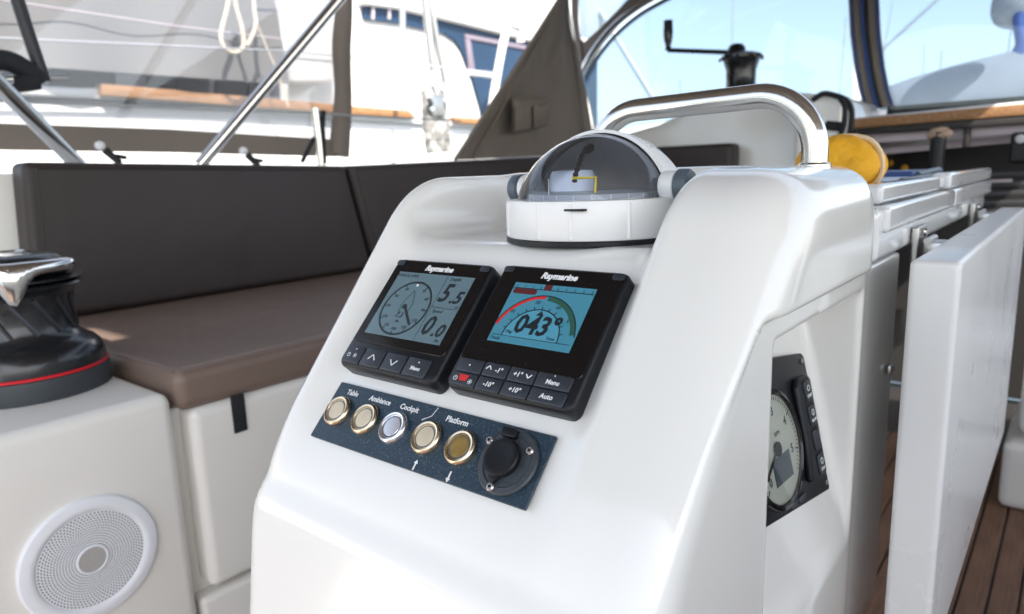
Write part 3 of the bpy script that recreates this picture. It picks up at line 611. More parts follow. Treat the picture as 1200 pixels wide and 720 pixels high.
back('second dark brown backrest cushion farther forward along the bench', 1.240, 1.184, 2.22, 2.20, -.243, .036, .062)
ek = thing('backrest_cushion', 'dark brown corner backrest against the grey cabin bulkhead', 'backrest', (-1.2, 2.34, -.2), group='backrest cushions along the port bench')
rbox('cushion_cover', (-1.50, 2.30, -.24), (-.925, 2.385, .078), .018, 'leather', ek, k=4)

# speaker
spk = thing('cockpit_speaker', 'round white cockpit speaker with perforated grille below the winch', 'speaker', (-.93, .279, -.457))
SC = (-.93, .279, -.457)
lathe('speaker_rim', [(.0800, .0), (.0805, .003), (.0785, .0065), (.0700, .0085), (.0645, .0080), (.0615, .0055)], 'spk', spk, SC, n=72, axis='x', cap=False)
lathe('speaker_recess', [(.0640, .0010), (.0002, .0010)], 'wbase', spk, SC, n=60, axis='x', cap=False)
V = []; F = []; NR, NA = 27, 168
for i in range(NR + 1):
    r = .0175 + (.0618 - .0175) * i / NR; h_ = .0062 - .0000 * i
    for j in range(NA): a = 2 * math.pi * j / NA; V.append((SC[0] + h_, SC[1] + r * math.cos(a), SC[2] + r * math.sin(a)))
for i in range(NR):
    for j in range(NA):
        if i % 2 == 1 and (j + (i // 2) % 2) % 2 == 1: continue
        F.append((i * NA + j, i * NA + (j + 1) % NA, (i + 1) * NA + (j + 1) % NA, (i + 1) * NA + j))
g = mk('grille', V, F, 'spk', spk, smooth=False)
lathe('centre_ring', [(.0182, .0055), (.0190, .0075), (.0165, .0080), (.0158, .0065)], 'spk', spk, SC, n=40, axis='x', cap=False)
lathe('centre_badge', [(.0160, .0060), (.0160, .0070), (.0002, .0072)], 'badge', spk, SC, n=40, axis='x')

# winches
def winch(name, label, c):
    t = thing(name, label, 'winch', c)
    def L(n, prof, m, **k): return lathe(n, prof, m, t, c, n=72, cap=False, **k)
    L('winch_base', [(.1000, .0), (.1010, .022), (.0995, .0290), (.0970, .0300)], 'wbase')
    L('red_ring', [(.0972, .0300), (.0990, .0306), (.0990, .0336), (.0975, .0342)], 'redring')
    L('skirt', [(.0972, .0342), (.0968, .046), (.0930, .0580), (.0860, .0660), (.0770, .0710), (.0700, .0760), (.0660, .0850), (.0640, .100), (.0640, .118), (.0660, .130), (.0720, .1390), (.0800, .1440), (.0820, .1465), (.0800, .1490), (.0700, .1500)], 'wblack')
    ds = []
    for k in range(14):
        a = 2 * math.pi * k / 14; pts = []
        for j in range(7): q = j / 6; aa = a - q * .45; r = .0665 - .0020 * math.sin(math.pi * q); pts.append((c[0] + r * math.cos(aa), c[1] + r * math.sin(aa), c[2] + (.083 + .048 * q)))
        ds.append(tube_data(pts, .0030, 6))
    mk('drum_rib', *merge(*ds), 'wgrey', t)
    L('jaw_lower', [(.0680, .150), (.0790, .1530), (.0840, .1545), (.0840, .1560), (.0780, .1575), (.0620, .1580)], 'wblack')
    L('jaw_upper', [(.0600, .1580), (.0680, .1620), (.0720, .1660), (.0700, .1720), (.0560, .1860), (.0400, .1890), (.0250, .1900)], 'wblack')
    L('socket_ring', [(.0250, .1900), (.0250, .1925), (.0180, .1935), (.0130, .1900)], 'steel')
    return t
wc = Vector((-1.13, .30, -.2735))
wl = winch('sheet_winch', 'large black sheet winch with red ring and chrome feeder arm on the cream plinth', tuple(wc))
def aroundw(r, deg, h): a = math.radians(deg); return wc + Vector((r * math.cos(a), r * math.sin(a), h))
def feeder():
    # swept collar: rectangular-ish rounded section round the jaws, swelling into a hanging tongue towards the camera
    V = []; F = []; n = 12; st = list(np.linspace(-120, 62, 34))
    for q in st:
        e = min(1, max(0, (62 - q) / 18)) ** .5 * min(1, max(0, (q + 120) / 20)) ** .5; tg = math.exp(-((q + 17) / 12.) ** 2)
        r0, r1 = .058, .0835 + .004 * tg; z1_ = .1830; z0_ = .1655 - .040 * tg
        zc = (z0_ + z1_) / 2; hz = (z1_ - z0_) / 2 * max(e, .08); rc = (r0 + r1) / 2; hr = (r1 - r0) / 2 * max(e, .08)
        for j in range(n):
            a = 2 * math.pi * j / n; cx, sx = math.cos(a), math.sin(a); ex = .62
            rr = rc + hr * math.copysign(abs(cx) ** ex, cx) * (1 if sx > -.2 else 1); zz = zc + hz * math.copysign(abs(sx) ** ex, sx)
            if sx < -.2: rr = rr * (1 - tg) + (rr * .25 + (r1 - .004) * .75) * tg
            V.append(aroundw(rr, q, zz - .10 * max(0, rr - rc)))
    for i in range(len(st) - 1):
        for j in range(n): F.append((i * n + j, i * n + (j + 1) % n, (i + 1) * n + (j + 1) % n, (i + 1) * n + j))
    F += [tuple(range(n)), tuple((len(st) - 1) * n + j for j in range(n))]
    mk('feeder_arm', V, F, 'steel', wl, ang=70)
feeder()
w2 = Vector(at(868, 104, 'y', 2.62)); w2c = (w2.x, w2.y, w2.z - .035)
wf = thing('halyard_winch', 'small black halyard winch with its crank handle fitted seen through the sprayhood window', 'winch', w2c)
lathe('winch_drum', [(.066, 0), (.062, .02), (.052, .04), (.053, .10), (.064, .135), (.071, .140), (.071, .152), (.05, .160), (.02, .165)], 'wblack', wf, w2c, n=36)
mk('jaw_tooth', *merge(*[tube_data([(w2c[0] + .066 * math.cos(a), w2c[1] + .066 * math.sin(a), w2c[2] + .147), (w2c[0] + .080 * math.cos(a), w2c[1] + .080 * math.sin(a), w2c[2] + .137)], .005, 6) for a in [math.radians(q) for q in range(0, 360, 40)]]), 'wblack', wf)
ph = at(783, 59, 'y', 2.62); pc_ = at(863, 62, 'y', 2.62); pt = at(783, 24, 'y', 2.62)
han = thing('crank', 'black winch crank handle standing in the halyard winch', 'winch handle', tuple(pc_))
tube('crank_arm', [ph, pc_], .009, 'wblack', han, 10); lathe('crank_head', [(.022, -.025), (.034, -.012), (.034, .014), (.024, .028), (.012, .032)], 'wblack', han, tuple(pc_), n=8)
tube('crank_grip', smoothpath([ph, ph + (pt - ph) * .2, ph + (pt - ph) * .55, ph + (pt - ph) * .95, pt], 3), [.014, .012, .011, .012, .016, .018, .019, .019, .018, .018, .018, .017, .015], 'wblack', han, 12)
lathe('crank_spindle', [(.013, -.045), (.013, -.02)], 'steel', han, tuple(pc_), n=12)

# ------------------------------------------------------------------ cabin bulkhead, companionway, windscreen sill
YB = 2.42
cb = thing('cabin_bulkhead', 'pale grey cabin bulkhead and coachroof end behind the grab rail', 'cabin', (-1.0, YB, FLOOR))
def rect(ax, val, x0, y0, x1, y1): return [at(x0, y1, ax, val), at(x1, y1, ax, val), at(x1, y0, ax, val), at(x0, y0, ax, val)]
pts = [at(560, 300, 'y', YB), at(998, 300, 'y', YB), at(998, 150, 'y', YB), at(985, 112, 'y', YB), at(930, 108, 'y', YB), at(870, 112, 'y', YB), at(815, 126, 'y', YB), at(770, 146, 'y', YB), at(735, 156, 'y', YB), at(660, 166, 'y', YB), at(560, 190, 'y', YB)]
for p in pts[:2]: p[2] = FLOOR
prism('bulkhead_panel', pts, (0, .5, 0), 'gel', cb, bevel=.02, seg=4)
a = at(1000, 100, 'y', YB); b = at(1000, 150, 'y', YB)
cw = thing('companionway', 'dark open companionway with grey sliding rails and louvred washboards', 'companionway', (.1, YB + .1, FLOOR))
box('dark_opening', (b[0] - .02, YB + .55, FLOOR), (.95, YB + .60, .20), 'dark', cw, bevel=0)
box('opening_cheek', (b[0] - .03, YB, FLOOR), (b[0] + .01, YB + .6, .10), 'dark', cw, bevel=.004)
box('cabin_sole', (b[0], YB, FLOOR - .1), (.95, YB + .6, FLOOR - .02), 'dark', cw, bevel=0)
def bar(nm, par, m, y, p, q, th, dz): # a bar between two picture points at distance y
    A = Vector(at(*p, 'y', y)); B = Vector(at(*q, 'y', y)); B2 = A + (B - A) * 1.0
    return prism(nm, [A, B2, B2 - Vector((0, 0, dz)), A - Vector((0, 0, dz))], (0, th, 0), m, par, bevel=min(dz, th) * .15)
bar('slide_rail', cw, 'mauve', YB + .02, (1003, 158), (1262, 140), .03, .030)
bar('slide_rail', cw, 'mauve', YB + .12, (1006, 176), (1262, 151), .04, .022)
bar('hatch_lip', cw, 'gel_gloss', YB + .30, (1028, 166), (1182, 155), .03, .030)
bar('dark_rail', cw, 'dark', YB - .03, (1003, 151), (1262, 133), .05, .018)
bar('rail_bracket', cw, 'dark', YB - .02, (1130, 142), (1138, 141), .03, .075)
for i, yy in enumerate((203, 214, 225, 236, 247)): bar('louver', cw, 'dark2', YB + .26, (1120 + 4 * i, yy), (1262, yy - 4), .04, .016)
bar('louver_highlight', cw, 'mauve', YB + .25, (1152, 211), (1186, 210), .01, .009)
for q in ((1043, 191), (1060, 197)):
    p = at(*q, 'y', YB + .50); lathe('cabin_lamp', [(.012, 0), (.010, -.006), (.002, -.008)], 'yellow', cw, tuple(p), n=12, axis='y')
wp = thing('cabin_post', 'dark upright post with a tan wooden head standing in the companionway', 'post', tuple(at(1097, 205, 'y', YB - .1)))
A = at(1101, 155, 'y', YB - .1); B = at(1094, 215, 'y', YB - .1); B = A + (B - A) * 2.2; tube('post_tube', [A, B], .020, 'black', wp, 10)
mk('post_head', *[lambda: 0, 0][:0], *ball((A[0], A[1], A[2] - .005), .05, .95, .6, .50, wob=.06), 'window_p', wp) if False else mk('post_head', *ball((A[0], A[1], A[2] - .005), .030, 1.0, .7, .62, wob=.1), 'tan', wp)
pp = thing('cabin_side_pocket', 'white and black upright fitting at the right edge beside the companionway', 'fitting', tuple(at(1195, 170, 'y', YB - .1)))
A = at(1190, 155, 'y', YB - .05); rbox('fitting_body', (A[0] - .01, A[1], A[2] - .085), (A[0] + .30, A[1] + .05, A[2]), .01, 'black', pp)
A = at(1196, 163, 'y', YB - .07); lathe('fitting_dial', [(.012, 0), (.011, -.008), (.002, -.01)], 'ghost', pp, tuple(A), n=20, axis='y')

sill = thing('windscreen_sill', 'white windscreen sill with a long teak trim below the sprayhood window', 'sill', (.1, YB, .1))
A = Vector(at(996, 140, 'y', YB)); B = Vector(at(1300, 113, 'y', YB)); dz = Vector((0, 0, .030))
prism('teak_trim', [A, B, B - dz, A - dz], (0, .03, 0), 'teak', sill, bevel=.004)
prism('sill_board', [A + Vector((-.02, .03, .004)), B + Vector((0, .03, .012)), B + Vector((0, .03, -.03)), A + Vector((-.02, .03, -.03))], (0, .62, 0), 'gel_gloss', sill, bevel=.006)
rb = thing('rope_bag', 'white coachroof pod with black bag and rope ends hanging over it', 'bag', tuple(at(975, 150, 'y', YB - .08)))
A = at(936, 116, 'y', YB - .06); B = at(988, 190, 'y', YB - .06)
rbox('pod', (A[0], YB - .10, B[2]), (B[0], YB + .02, A[2]), .02, 'gel', rb)
P = smoothpath([at(952, 118, 'y', YB - .1), at(964, 110, 'y', YB - .1), at(978, 112, 'y', YB - .1), at(992, 118, 'y', YB - .12), at(998, 130, 'y', YB - .13), at(997, 150, 'y', YB - .13), at(994, 162, 'y', YB - .12)], 5)
tube('black_line', P, .0085, 'ropeb', rb, 10)
P = smoothpath([at(985, 116, 'y', YB - .13), at(990, 126, 'y', YB - .14), at(989, 146, 'y', YB - .14), at(984, 160, 'y', YB - .13)], 5); tube('black_line', P, .008, 'ropeb', rb, 10)
P = [at(968, 147, 'y', YB - .12), at(988, 149, 'y', YB - .12)]; tube('black_line', P, .014, 'ropeb', rb, 10)

# white moulded step to starboard by the companionway
sb = thing('cabin_step', 'white moulded step block on the teak sole at the right edge', 'step', (.2, 2.1, FLOOR))
rbox('step_base', (-.098, 1.98, FLOOR + .002), (.5, 2.38, -.68), .02, 'gel', sb); rbox('step_upper', (-.075, 2.02, -.665), (.5, 2.38, -.42), .02, 'gel', sb)
tube('step_handle', smoothpath([(-.06, 2.01, -.50), (-.045, 1.985, -.485), (-.01, 1.985, -.48), (.02, 2.01, -.49)], 5), .008, 'black', sb, 8)

# ------------------------------------------------------------------ sprayhood
YH = 2.95
sh = thing('sprayhood', 'brown canvas sprayhood with clear windows and stainless bows over the companionway', 'sprayhood', (-.6, YH, .1))
XS = -1.55
def pl2(px, py, f0=1.0): return Vector(at(px, py, 'x', XS)) 
base_a = Vector(at(533, 188, 'x', -1.62)); base_f = Vector(at(694, 150, 'y', 2.62)); top_p = Vector(at(662, -60, 'y', 2.15)); aft_t = Vector(at(700, -62, 'y', 2.0))
# side panel of canvas: aft edge rises from the coaming, gently bellied cloth
V = []; F = []; NU, NV = 24, 24
A = base_a; Bp = Vector(at(697, 178, 'y', 2.62)); Cc = Vector(at(666, -70, 'y', 2.35)); D = Vector(at(699, -70, 'y', 2.0)) 
Tq = Vector(at(700, -70, 'y', 1.98))
e_aft = [Vector(at(533, 188, 'x', -1.62)), Vector(at(596, 92, 'y', 1.86)), Vector(at(655, 0, 'y', 2.02)), Vector(at(702, -74, 'y', 2.1))]
e_fwd = [Vector(at(700, 180, 'y', 2.62)), Vector(at(684, 92, 'y', 2.55)), Vector(at(666, 0, 'y', 2.45)), Vector(at(704, -76, 'y', 2.3))]
ea = smoothpath(e_aft, 8); ef = smoothpath(e_fwd, 8)
for i in range(len(ea)):
    for j in range(NV + 1):
        t = j / NV; p = ea[i].lerp(ef[i], t); bel = math.sin(math.pi * t) * (.014 + .012 * math.sin(i * .55 + j * .25) + .010 * math.sin(j * .9 + i * .35) + .006 * math.sin(j * 1.9 - i * .8)); V.append(p + Vector((-bel, bel * .3, 0)))
n1 = len(V); V += [p + Vector((-.003, .002, 0)) for p in V[:n1]]
K = NV + 1
for i in range(len(ea) - 1):
    for j in range(NV): q = i * K + j; F += [(q, q + 1, q + K + 1, q + K), (n1 + q + K, n1 + q + K + 1, n1 + q + 1, n1 + q)]
R_ = len(ea) - 1
for i in range(R_): F += [(i * K, (i + 1) * K, n1 + (i + 1) * K, n1 + i * K), (i * K + NV, (i + 1) * K + NV, n1 + (i + 1) * K + NV, n1 + i * K + NV)]
mk('side_panel', V, F, 'canvas', sh, ang=80)
tube('edge_binding', ea, .007, 'canvas', sh, 8); tube('panel_seam', [a_.lerp(b_, .10) + Vector((.006, -.004, 0)) for a_, b_ in zip(ea, ef)], .004, 'canvas', sh, 6); tube('panel_seam', [a_.lerp(b_, .90) + Vector((.006, -.004, 0)) for a_, b_ in zip(ea, ef)], .004, 'canvas', sh, 6)
def onside(px, py, off=0.0):   # point on the side panel plane
    n = (e_fwd[0] - e_aft[0]).cross(e_aft[2] - e_aft[0]).normalized(); d = RC @ np.array([px - 600., py - 360., FPX]); d = Vector(d); p = d * (n.dot(e_aft[0]) / n.dot(d))
    return p - d.normalized() * off
pk = prism('mesh_pocket', [onside(x, y, .05) for x, y in [(601, 115), (645, 112), (642, 148), (600, 156)]], (onside(600, 115, .056) - onside(600, 115, .05)), 'canvas', sh, bevel=.002)
for q in ([(603, 124), (612, 127), (622, 124), (622, 151), (603, 155)], [(625, 123), (634, 124), (643, 119), (640, 147), (625, 151)]):
    prism('pocket_sleeve', [onside(x, y, .060) for x, y in q], (onside(600, 115, .075) - onside(600, 115, .060)), 'canvas', pk, bevel=.004)
tube('pocket_trim', [onside(602, 116, .064), onside(645, 113, .064)], .004, 'canvas', pk, 6)
# stainless bows
tube('hood_bow', smoothpath([at(694, 152, 'y', 2.60), at(688, 120, 'y', 2.58), at(679, 84, 'y', 2.55), at(669, 40, 'y', 2.5), at(663, 0, 'y', 2.45), at(662, -40, 'y', 2.4), at(672, -75, 'y', 2.35)], 6), .0125, 'steel', sh, 14)
arc_p = [(680, 88), (694, 62), (716, 34), (742, 12), (772, -6), (820, -28), (900, -50), (1000, -62), (1300, -70)]
tube('hood_bow', smoothpath([at(x, y, 'y', YH - .35) for x, y in arc_p], 6), .0135, 'steel', sh, 14)
# front canvas with two window openings
def frontstrip(nm, outer, inner, y, m='canvas', th=.006):
    P = [Vector(at(x, yy, 'y', y)) for x, yy in outer]; Q = [Vector(at(x, yy, 'y', y)) for x, yy in inner]
    n = len(P); V = P + Q; V2 = [v + Vector((0, th, 0)) for v in V]
    F = [(i, i + 1, n + i + 1, n + i) for i in range(n - 1)] + [(2 * n + n + i, 2 * n + n + i + 1, 2 * n + i + 1, 2 * n + i) for i in range(n - 1)] + [(i, i + 1, 2 * n + i + 1, 2 * n + i) for i in range(n - 1)] + [(n + i, n + i + 1, 3 * n + i + 1, 3 * n + i) for i in range(n - 1)]
    return mk(nm, V + V2, F, m, sh)
YC = YH - .32
frontstrip('canvas_band', [(668, -40), (670, 20), (676, 60), (682, 92)], [(679, -40), (677, -10), (677, 25), (684, 86)], YC)
frontstrip('canvas_band', [(677, 20), (677, 42), (684, 50), (700, 36), (722, 14), (737, -2), (770, -30)], [(679, 60), (682, 90), (688, 80), (706, 52), (728, 26), (752, 4), (790, -30)], YC + .01)
prism('window_pane', [at(x, y, 'y', YC + .03) for x, y in [(676, -40), (770, -40), (738, 2), (722, 18), (690, 46), (680, 44)]], (0, .0015, 0), 'vinyl_h', sh, bevel=0)
pane_o = [(682, 100), (700, 70), (722, 42), (750, 18), (790, -4), (860, -28), (1000, -50), (1000, 128), (960, 125), (860, 128), (690, 160)]
prism('window_pane', [at(x, y, 'y', YH) for x, y in pane_o], (0, .0015, 0), 'vinyl_h', sh, bevel=0)
prism('window_pane', [at(x, y, 'y', YH) for x, y in [(1030, -50), (1320, -50), (1320, 112), (1030, 130)]], (0, .0015, 0), 'vinyl_h', sh, bevel=0)
tube('window_welt', smoothpath([at(x, y, 'y', YH - .01) for x, y in [(690, 158), (684, 120), (683, 98), (700, 68), (722, 41), (752, 16), (796, -8)]], 5), .010, 'grey_pl', sh, 8)
zp = [((995, 1007), (0, 127)), ((1007, 1014), 0), ((1014, 1020), 0), ((1020, 1030), 0)]
def strip(nm, x0, x1, m, y, off=0):
    rows = [(-60, -3), (0, 0), (40, 2), (80, 7), (105, 12), (127, 18)]
    V = []; 
    for py, dx in rows:
        for x in (x0, x1): V.append(Vector(at(x + dx, py - (3 if x > 1020 else 0) * (py > 120), 'y', y)))
    n = len(V); V += [v + Vector((0, .008, 0)) for v in V]; F = []
    for i in range(len(rows) - 1): q = 2 * i; F += [(q, q + 1, q + 3, q + 2), (n + q + 2, n + q + 3, n + q + 1, n + q), (q, q + 2, n + q + 2, n + q), (q + 1, q + 3, n + q + 3, n + q + 1)]
    return mk(nm, V, F, m, sh)
strip('centre_strip', 994, 1030, 'stripe_g', YH - .03)
strip('strip_webbing', 996, 999, 'stripe_b', YH - .035); strip('strip_webbing', 1007, 1012, 'stripe_b', YH - .036); strip('zip_tape', 1012.5, 1016, 'black', YH - .038); strip('strip_webbing', 1025, 1029, 'stripe_b', YH - .035); strip('strip_cloth', 1000, 1006, 'canvas', YH - .034); strip('strip_cloth', 1017, 1024, 'canvas', YH - .034)
prism('hood_roof', [at(560, -85, 'y', 1.9), at(1400, -150, 'y', 1.9), at(1400, -60, 'y', YH), at(660, -60, 'y', YH)], (0, 0, .006), 'canvas', sh, bevel=0)

# dinghy under a cover beyond the right window, stay and masts
dg = tag(mk('covered_dinghy', *ball((0, 0, 0), 1, 1.9, .8, .42, wob=.03), 'cover'), 'grey covered dinghy lying upside down on the foredeck beyond the window', 'dinghy')
p = at(1215, 106, 'y', 5.6); dg.location = p; dg.rotation_euler = (0, math.radians(-6), .1); dg.scale = (.60, .6, .62)
bc = tag(mk('furled_sail_bag', *ball((0, 0, 0), 1, .5, .5, .75, wob=.06), 'cover'), 'grey sail bag hanging in the rigging at the upper right', 'sail bag'); bc.location = at(1192, 2, 'y', 5.0); bc.scale = (.24, .3, .20)
tube_b = tag(tube('blue_halyard', smoothpath([at(1203, -20, 'y', 4.9), at(1194, 20, 'y', 4.9), at(1197, 50, 'y', 4.9), at(1192, 62, 'y', 4.9)], 5), .03, 'stripe_b'), 'blue halyard end hanging beside the sail bag at the upper right', 'rope')
fd = struct(mk('foredeck', [tuple(v) for v in [at(640, 190, 'y', 3.05) * np.array([1, 1, 0]) + np.array([0, 0, .10]), np.array([1.6, 3.05, .10]), np.array([.9, 8, .14]), np.array([-1.6, 8, .14])]] + [(-1.75, 3.05, -.2), (1.6, 3.05, -.2), (.9, 8, -.2), (-1.6, 8, -.2)], [(0, 1, 2, 3), (7, 6, 5, 4), (0, 1, 5, 4), (1, 2, 6, 5), (2, 3, 7, 6), (3, 0, 4, 7)], 'gel'))
stay = tag(tube('forestay', [at(1098, 0, 'y', 6) + (at(1098, 0, 'y', 6) - at(1034, 58, 'y', 6)), at(1030, 62, 'y', 6)], .012, 'ghost'), 'grey wire stay crossing the right window diagonally', 'stay')
st2 = tag(tube('shroud', [at(690, -8, 'y', 8), at(767, 118, 'y', 8)], .035, 'ghost'), 'grey shroud slanting down across the left hood window', 'stay')
for i, (x0, y0, x1, y1, Y, lab) in enumerate(((859, -20, 857, 160, 40, 'tall thin mast behind the small winch'), (992, 20, 980, 150, 45, 'faint mast just left of the striped centre strip'), (1083, 52, 1082, 110, 60, 'short distant mast right of the striped strip'), (1104, 60, 1100, 110, 60, 'short tilted distant mast second right of the strip'), (1186, 30, 1178, 90, 50, 'thin distant mast near the right edge'), (797, 92, 798, 160, 70, 'small distant mast over the grab rail'), (1046, 2, 1036, 60, 50, 'thin slanting mast top beside the striped strip'))):
    A = at(x0, y0, 'y', Y); B = at(x1, y1, 'y', Y); B = A + (B - A) * ((A[2] + 2.0) / max(A[2] - B[2], .01)); tag(tube('sailboat_mast', [A, B], .0011 * Y if i < 6 else .0008 * Y, 'ghost', n=6), lab, 'mast', 'distant masts across the harbour')
for i, (x, wd, Y) in enumerate(((720, 30, 120), (840, 36, 140), (950, 30, 150), (1100, 30, 160))):
    c = at(x, 180, 'y', Y); c[2] = -2
    t = thing('moored_yacht', ('white moored yacht far off behind the left hood window', 'white moored yacht far off beyond the grab rail', 'white moored yacht far off above the coachroof pod', 'white moored yacht far off behind the dinghy')[i], 'yacht', tuple(c), 'yachts moored across the harbour')
    Ls = 8; prof = [(-Ls, 0), (-Ls * .95, 1.6), (Ls * 1.05, 2.1), (Ls * .85, 0)]
    prism('hull', [(c[0] + u, c[1] - 1.6, -2.05 + v) for u, v in prof], (0, 3.2, 0), 'hull', t, bevel=.15); prism('cabin', [(c[0] + u, c[1] - 1.1, v) for u, v in [(-4, -.4), (-3.4, .6), (2.5, .6), (4.6, -.2)]], (0, 2.2, 0), 'hull', t, bevel=.1)

# ------------------------------------------------------------------ side: struts, clear curtain, stanchion, neighbour boat
XC = -2.05
cu = thing('side_curtain', 'clear vinyl side curtain with brown canvas borders along the port side', 'curtain', (XC, .8, .1))
def X(px, py, v=XC): return Vector(at(px, py, 'x', v))
prism('vinyl_pane', [X(-160, 141), X(392, 166), X(402, -60), X(-160, -60)], (-.0012, 0, 0), 'vinyl', cu)
prism('bottom_band', [X(-160, 134), X(0, 145), X(200, 152), X(395, 164), X(395, 184), X(200, 179), X(0, 176), X(-160, 170)], (.004, 0, 0), 'canvas_l', cu)
V = smoothpath([X(396, 182, XC + .006), X(401, 120, XC + .006), X(400, 60, XC + .006), X(404, 0, XC + .006), X(405, -60, XC + .006)], 5); tube('edge_fold', V, [.030 + .003 * math.sin(i * .7) for i in range(len(V))], 'canvas_l', cu, 10)
V = smoothpath([X(404, 184, XC + .016), X(407, 120, XC + .016), X(406, 60, XC + .016), X(409, -60, XC + .016)], 5); tube('edge_fold', V, .016, 'canvas_l', cu, 10)
for (px, py), lab in (((120, 171), 'left'), ((288, 177), 'right')):
    t = thing('curtain_fastener', 'black shock cord fastener with white ball at the %s end of the curtain band' % lab, 'fastener', tuple(X(px, py, -1.95)))
    c = X(px - 3, py, -1.95); lathe('ball_knob', [(.001, .012), (.010, .008), (.013, 0), (.010, -.008), (.001, -.012)], 'wht', t, tuple(c), n=14)
    tube('cord', [c + Vector((0, .01, -.01)), c + Vector((.01, .035, -.04)), c + Vector((.01, .03, -.07))], .010, 'black', t, 8); tube('cord', [c + Vector((0, .035, -.025)), c + Vector((0, .06, -.03))], .006, 'black', t, 6)
sp1 = thing('lifeline_stanchion', 'short polished stanchion post behind the backrest with a black strap', 'stanchion', tuple(X(374, 190, -1.9)))
tube('post_tube', [X(377, 196, -1.9), X(369, 127, -1.9)], .0135, 'steel', sp1, 14)
tube('black_strap', [X(379, 130, -1.89), X(378, 150, -1.89), X(380, 192, -1.89)], .008, 'ropeb', sp1, 8); tube('black_strap', [X(368, 162, -1.88), X(354, 190, -1.88)], .007, 'ropeb', sp1, 8)
tag(tube('lifeline', [X(-200, 110, -1.93), X(370, 133, -1.93), X(540, 142, -1.93)], .0028, 'steel_d'), 'thin wire lifeline running behind the curtain', 'lifeline')
s1a, s1b = X(234, 194, -1.70), X(398, -2, -1.55); s1 = tag(tube('bimini_strut', [s1a, s1b + (s1b - s1a) * .75], .0145, 'steel', n=18), 'polished diagonal bimini strut leaning forward across the curtain', 'strut', 'bimini struts')
s2a, s2b = X(92, 194, -1.70), X(-4, 96, -1.62); s2 = tag(tube('bimini_strut', [s2a, s2b + (s2b - s2a) * 3.2], .0165, 'steel', n=18), 'polished diagonal bimini strut leaning aft at the left edge', 'strut', 'bimini struts')
# dark rod and coil at the upper left
dk = thing('wheel_and_rod', 'dark leather covered wheel rim and black rod at the upper left corner', 'steering wheel', tuple(X(20, 100, -1.9)))
tube('black_rod', [X(8, -40, -1.86), X(30, 30, -1.86), X(52, 96, -1.86)], .014, 'metal_dk', dk, 10)
P = smoothpath([X(-60, 86, -1.84), X(-20, 72, -1.84), X(10, 72, -1.84), X(34, 85, -1.84), X(48, 98, -1.84)], 5); tube('wheel_rim', P, .022, 'ropeb', dk, 12)
P = smoothpath([X(-50, 104, -1.83), X(-10, 101, -1.83), X(20, 99, -1.83), X(44, 96, -1.83)], 5); tube('wheel_rim', P, .018, 'ropeb', dk, 12)
tube('chrome_spoke', [X(-40, 95, -1.80), X(14, 93, -1.80)], .010, 'steel', dk, 10); tube('chrome_spoke', [X(46, 90, -1.88), X(80, 92, -1.88)], .007, 'steel_d', dk, 8)

# neighbouring yacht
XN = -4.6
ny = thing('neighbour_yacht', 'white yacht moored alongside with dark blue wraparound windows and teak cap rail', 'yacht', (XN, 3, -2))
def N(px, py, v=XN): return Vector(at(px, py, 'x', v))
def npr(nm, pts, m, dep=-.3, v=XN, bevel=.01, par=None): return prism(nm, [N(x, y, v) for x, y in pts], (dep, 0, 0), m, par or ny, bevel=bevel)
npr('hull', [(-260, 94), (100, 113), (420, 140), (580, 150), (800, 165), (800, 230), (640, 240), (-260, 320)], 'hull', -2.5, XN, .03)
npr('deck_edge', [(-260, 86), (100, 103), (130, 103), (480, 136), (560, 142), (800, 158), (800, 166), (420, 141), (100, 115), (-260, 96)], 'hull', -.3, XN + .05, .02)
npr('teak_cap', [(119, 98), (480, 130), (487, 137), (484, 139), (300, 126), (119, 112)], 'teak', -.12, XN + .10, .008)
npr('teak_cap', [(532, 137), (700, 148), (700, 156), (534, 144)], 'teak', -.12, XN + .10, .008)
tube('rub_line', [N(-200, 108, XN + .07), N(110, 118, XN + .07), N(280, 126, XN + .07)], .012, 'black', ny, 6)
npr('cabin_side', [(-260, 60), (400, 60), (410, -80), (860, -110), (650, 30), (640, 60), (618, 128), (580, 142), (300, 124), (120, 104), (-260, 90)], 'hull', -1.6, XN - .5, .03)
npr('cabin_window', [(427, 5), (470, 11), (509, 20), (550, 30), (550, 82), (541, 58), (534, 48), (521, 39), (509, 37), (470, 28), (427, 22)], 'window', -.05, XN - .46, 0)
npr('cabin_window', [(550.4, 30), (588, 40), (700, 70), (700, 190), (600, 190), (566, 134), (553, 88), (550.4, 82)], 'window', -.05, XN - .46, 0)
npr('window_trim', [(546, 40), (640, 58), (640, 63), (546, 45)], 'window_p', -.03, XN - .44, .002)
npr('window_trim', [(546, 45.5), (551.5, 46.5), (557, 84), (551, 84)], 'window_p', -.03, XN - .44, .002)
for x0 in (437, 456): npr('window_bar', [(x0, 8), (x0 + 2, 8), (x0 + 2, 23), (x0, 22)], 'mauve', -.03, XN - .43, .002)
npr('flybridge_overhang', [(425, -60), (427, 4), (470, 10), (509, 19), (588, 39), (700, 69), (760, -60)], 'hull', -1.2, XN - .38, .03)
for px, t_ in ((-60, 44), (5, 30), (60, 48), (108, 28), (150, 0), (175, 32), (210, 36), (255, 34), (292, 20)):
    if t_: npr('lower_window', [(px, 76 + px * .07), (px + t_, 78 + px * .07), (px + t_, 104 + px * .08), (px, 102 + px * .08)], 'dark', -.05, XN - .45, .006)
npr('cabin_step_block', [(342, 0), (395, 0), (395, 96), (342, 96)], 'hull', -.3, XN - .2, .03)
npr('awning_pillar', [(330, -40), (344, -40), (338, 126), (328, 126)], 'hull', -.15, XN - .25, .02)
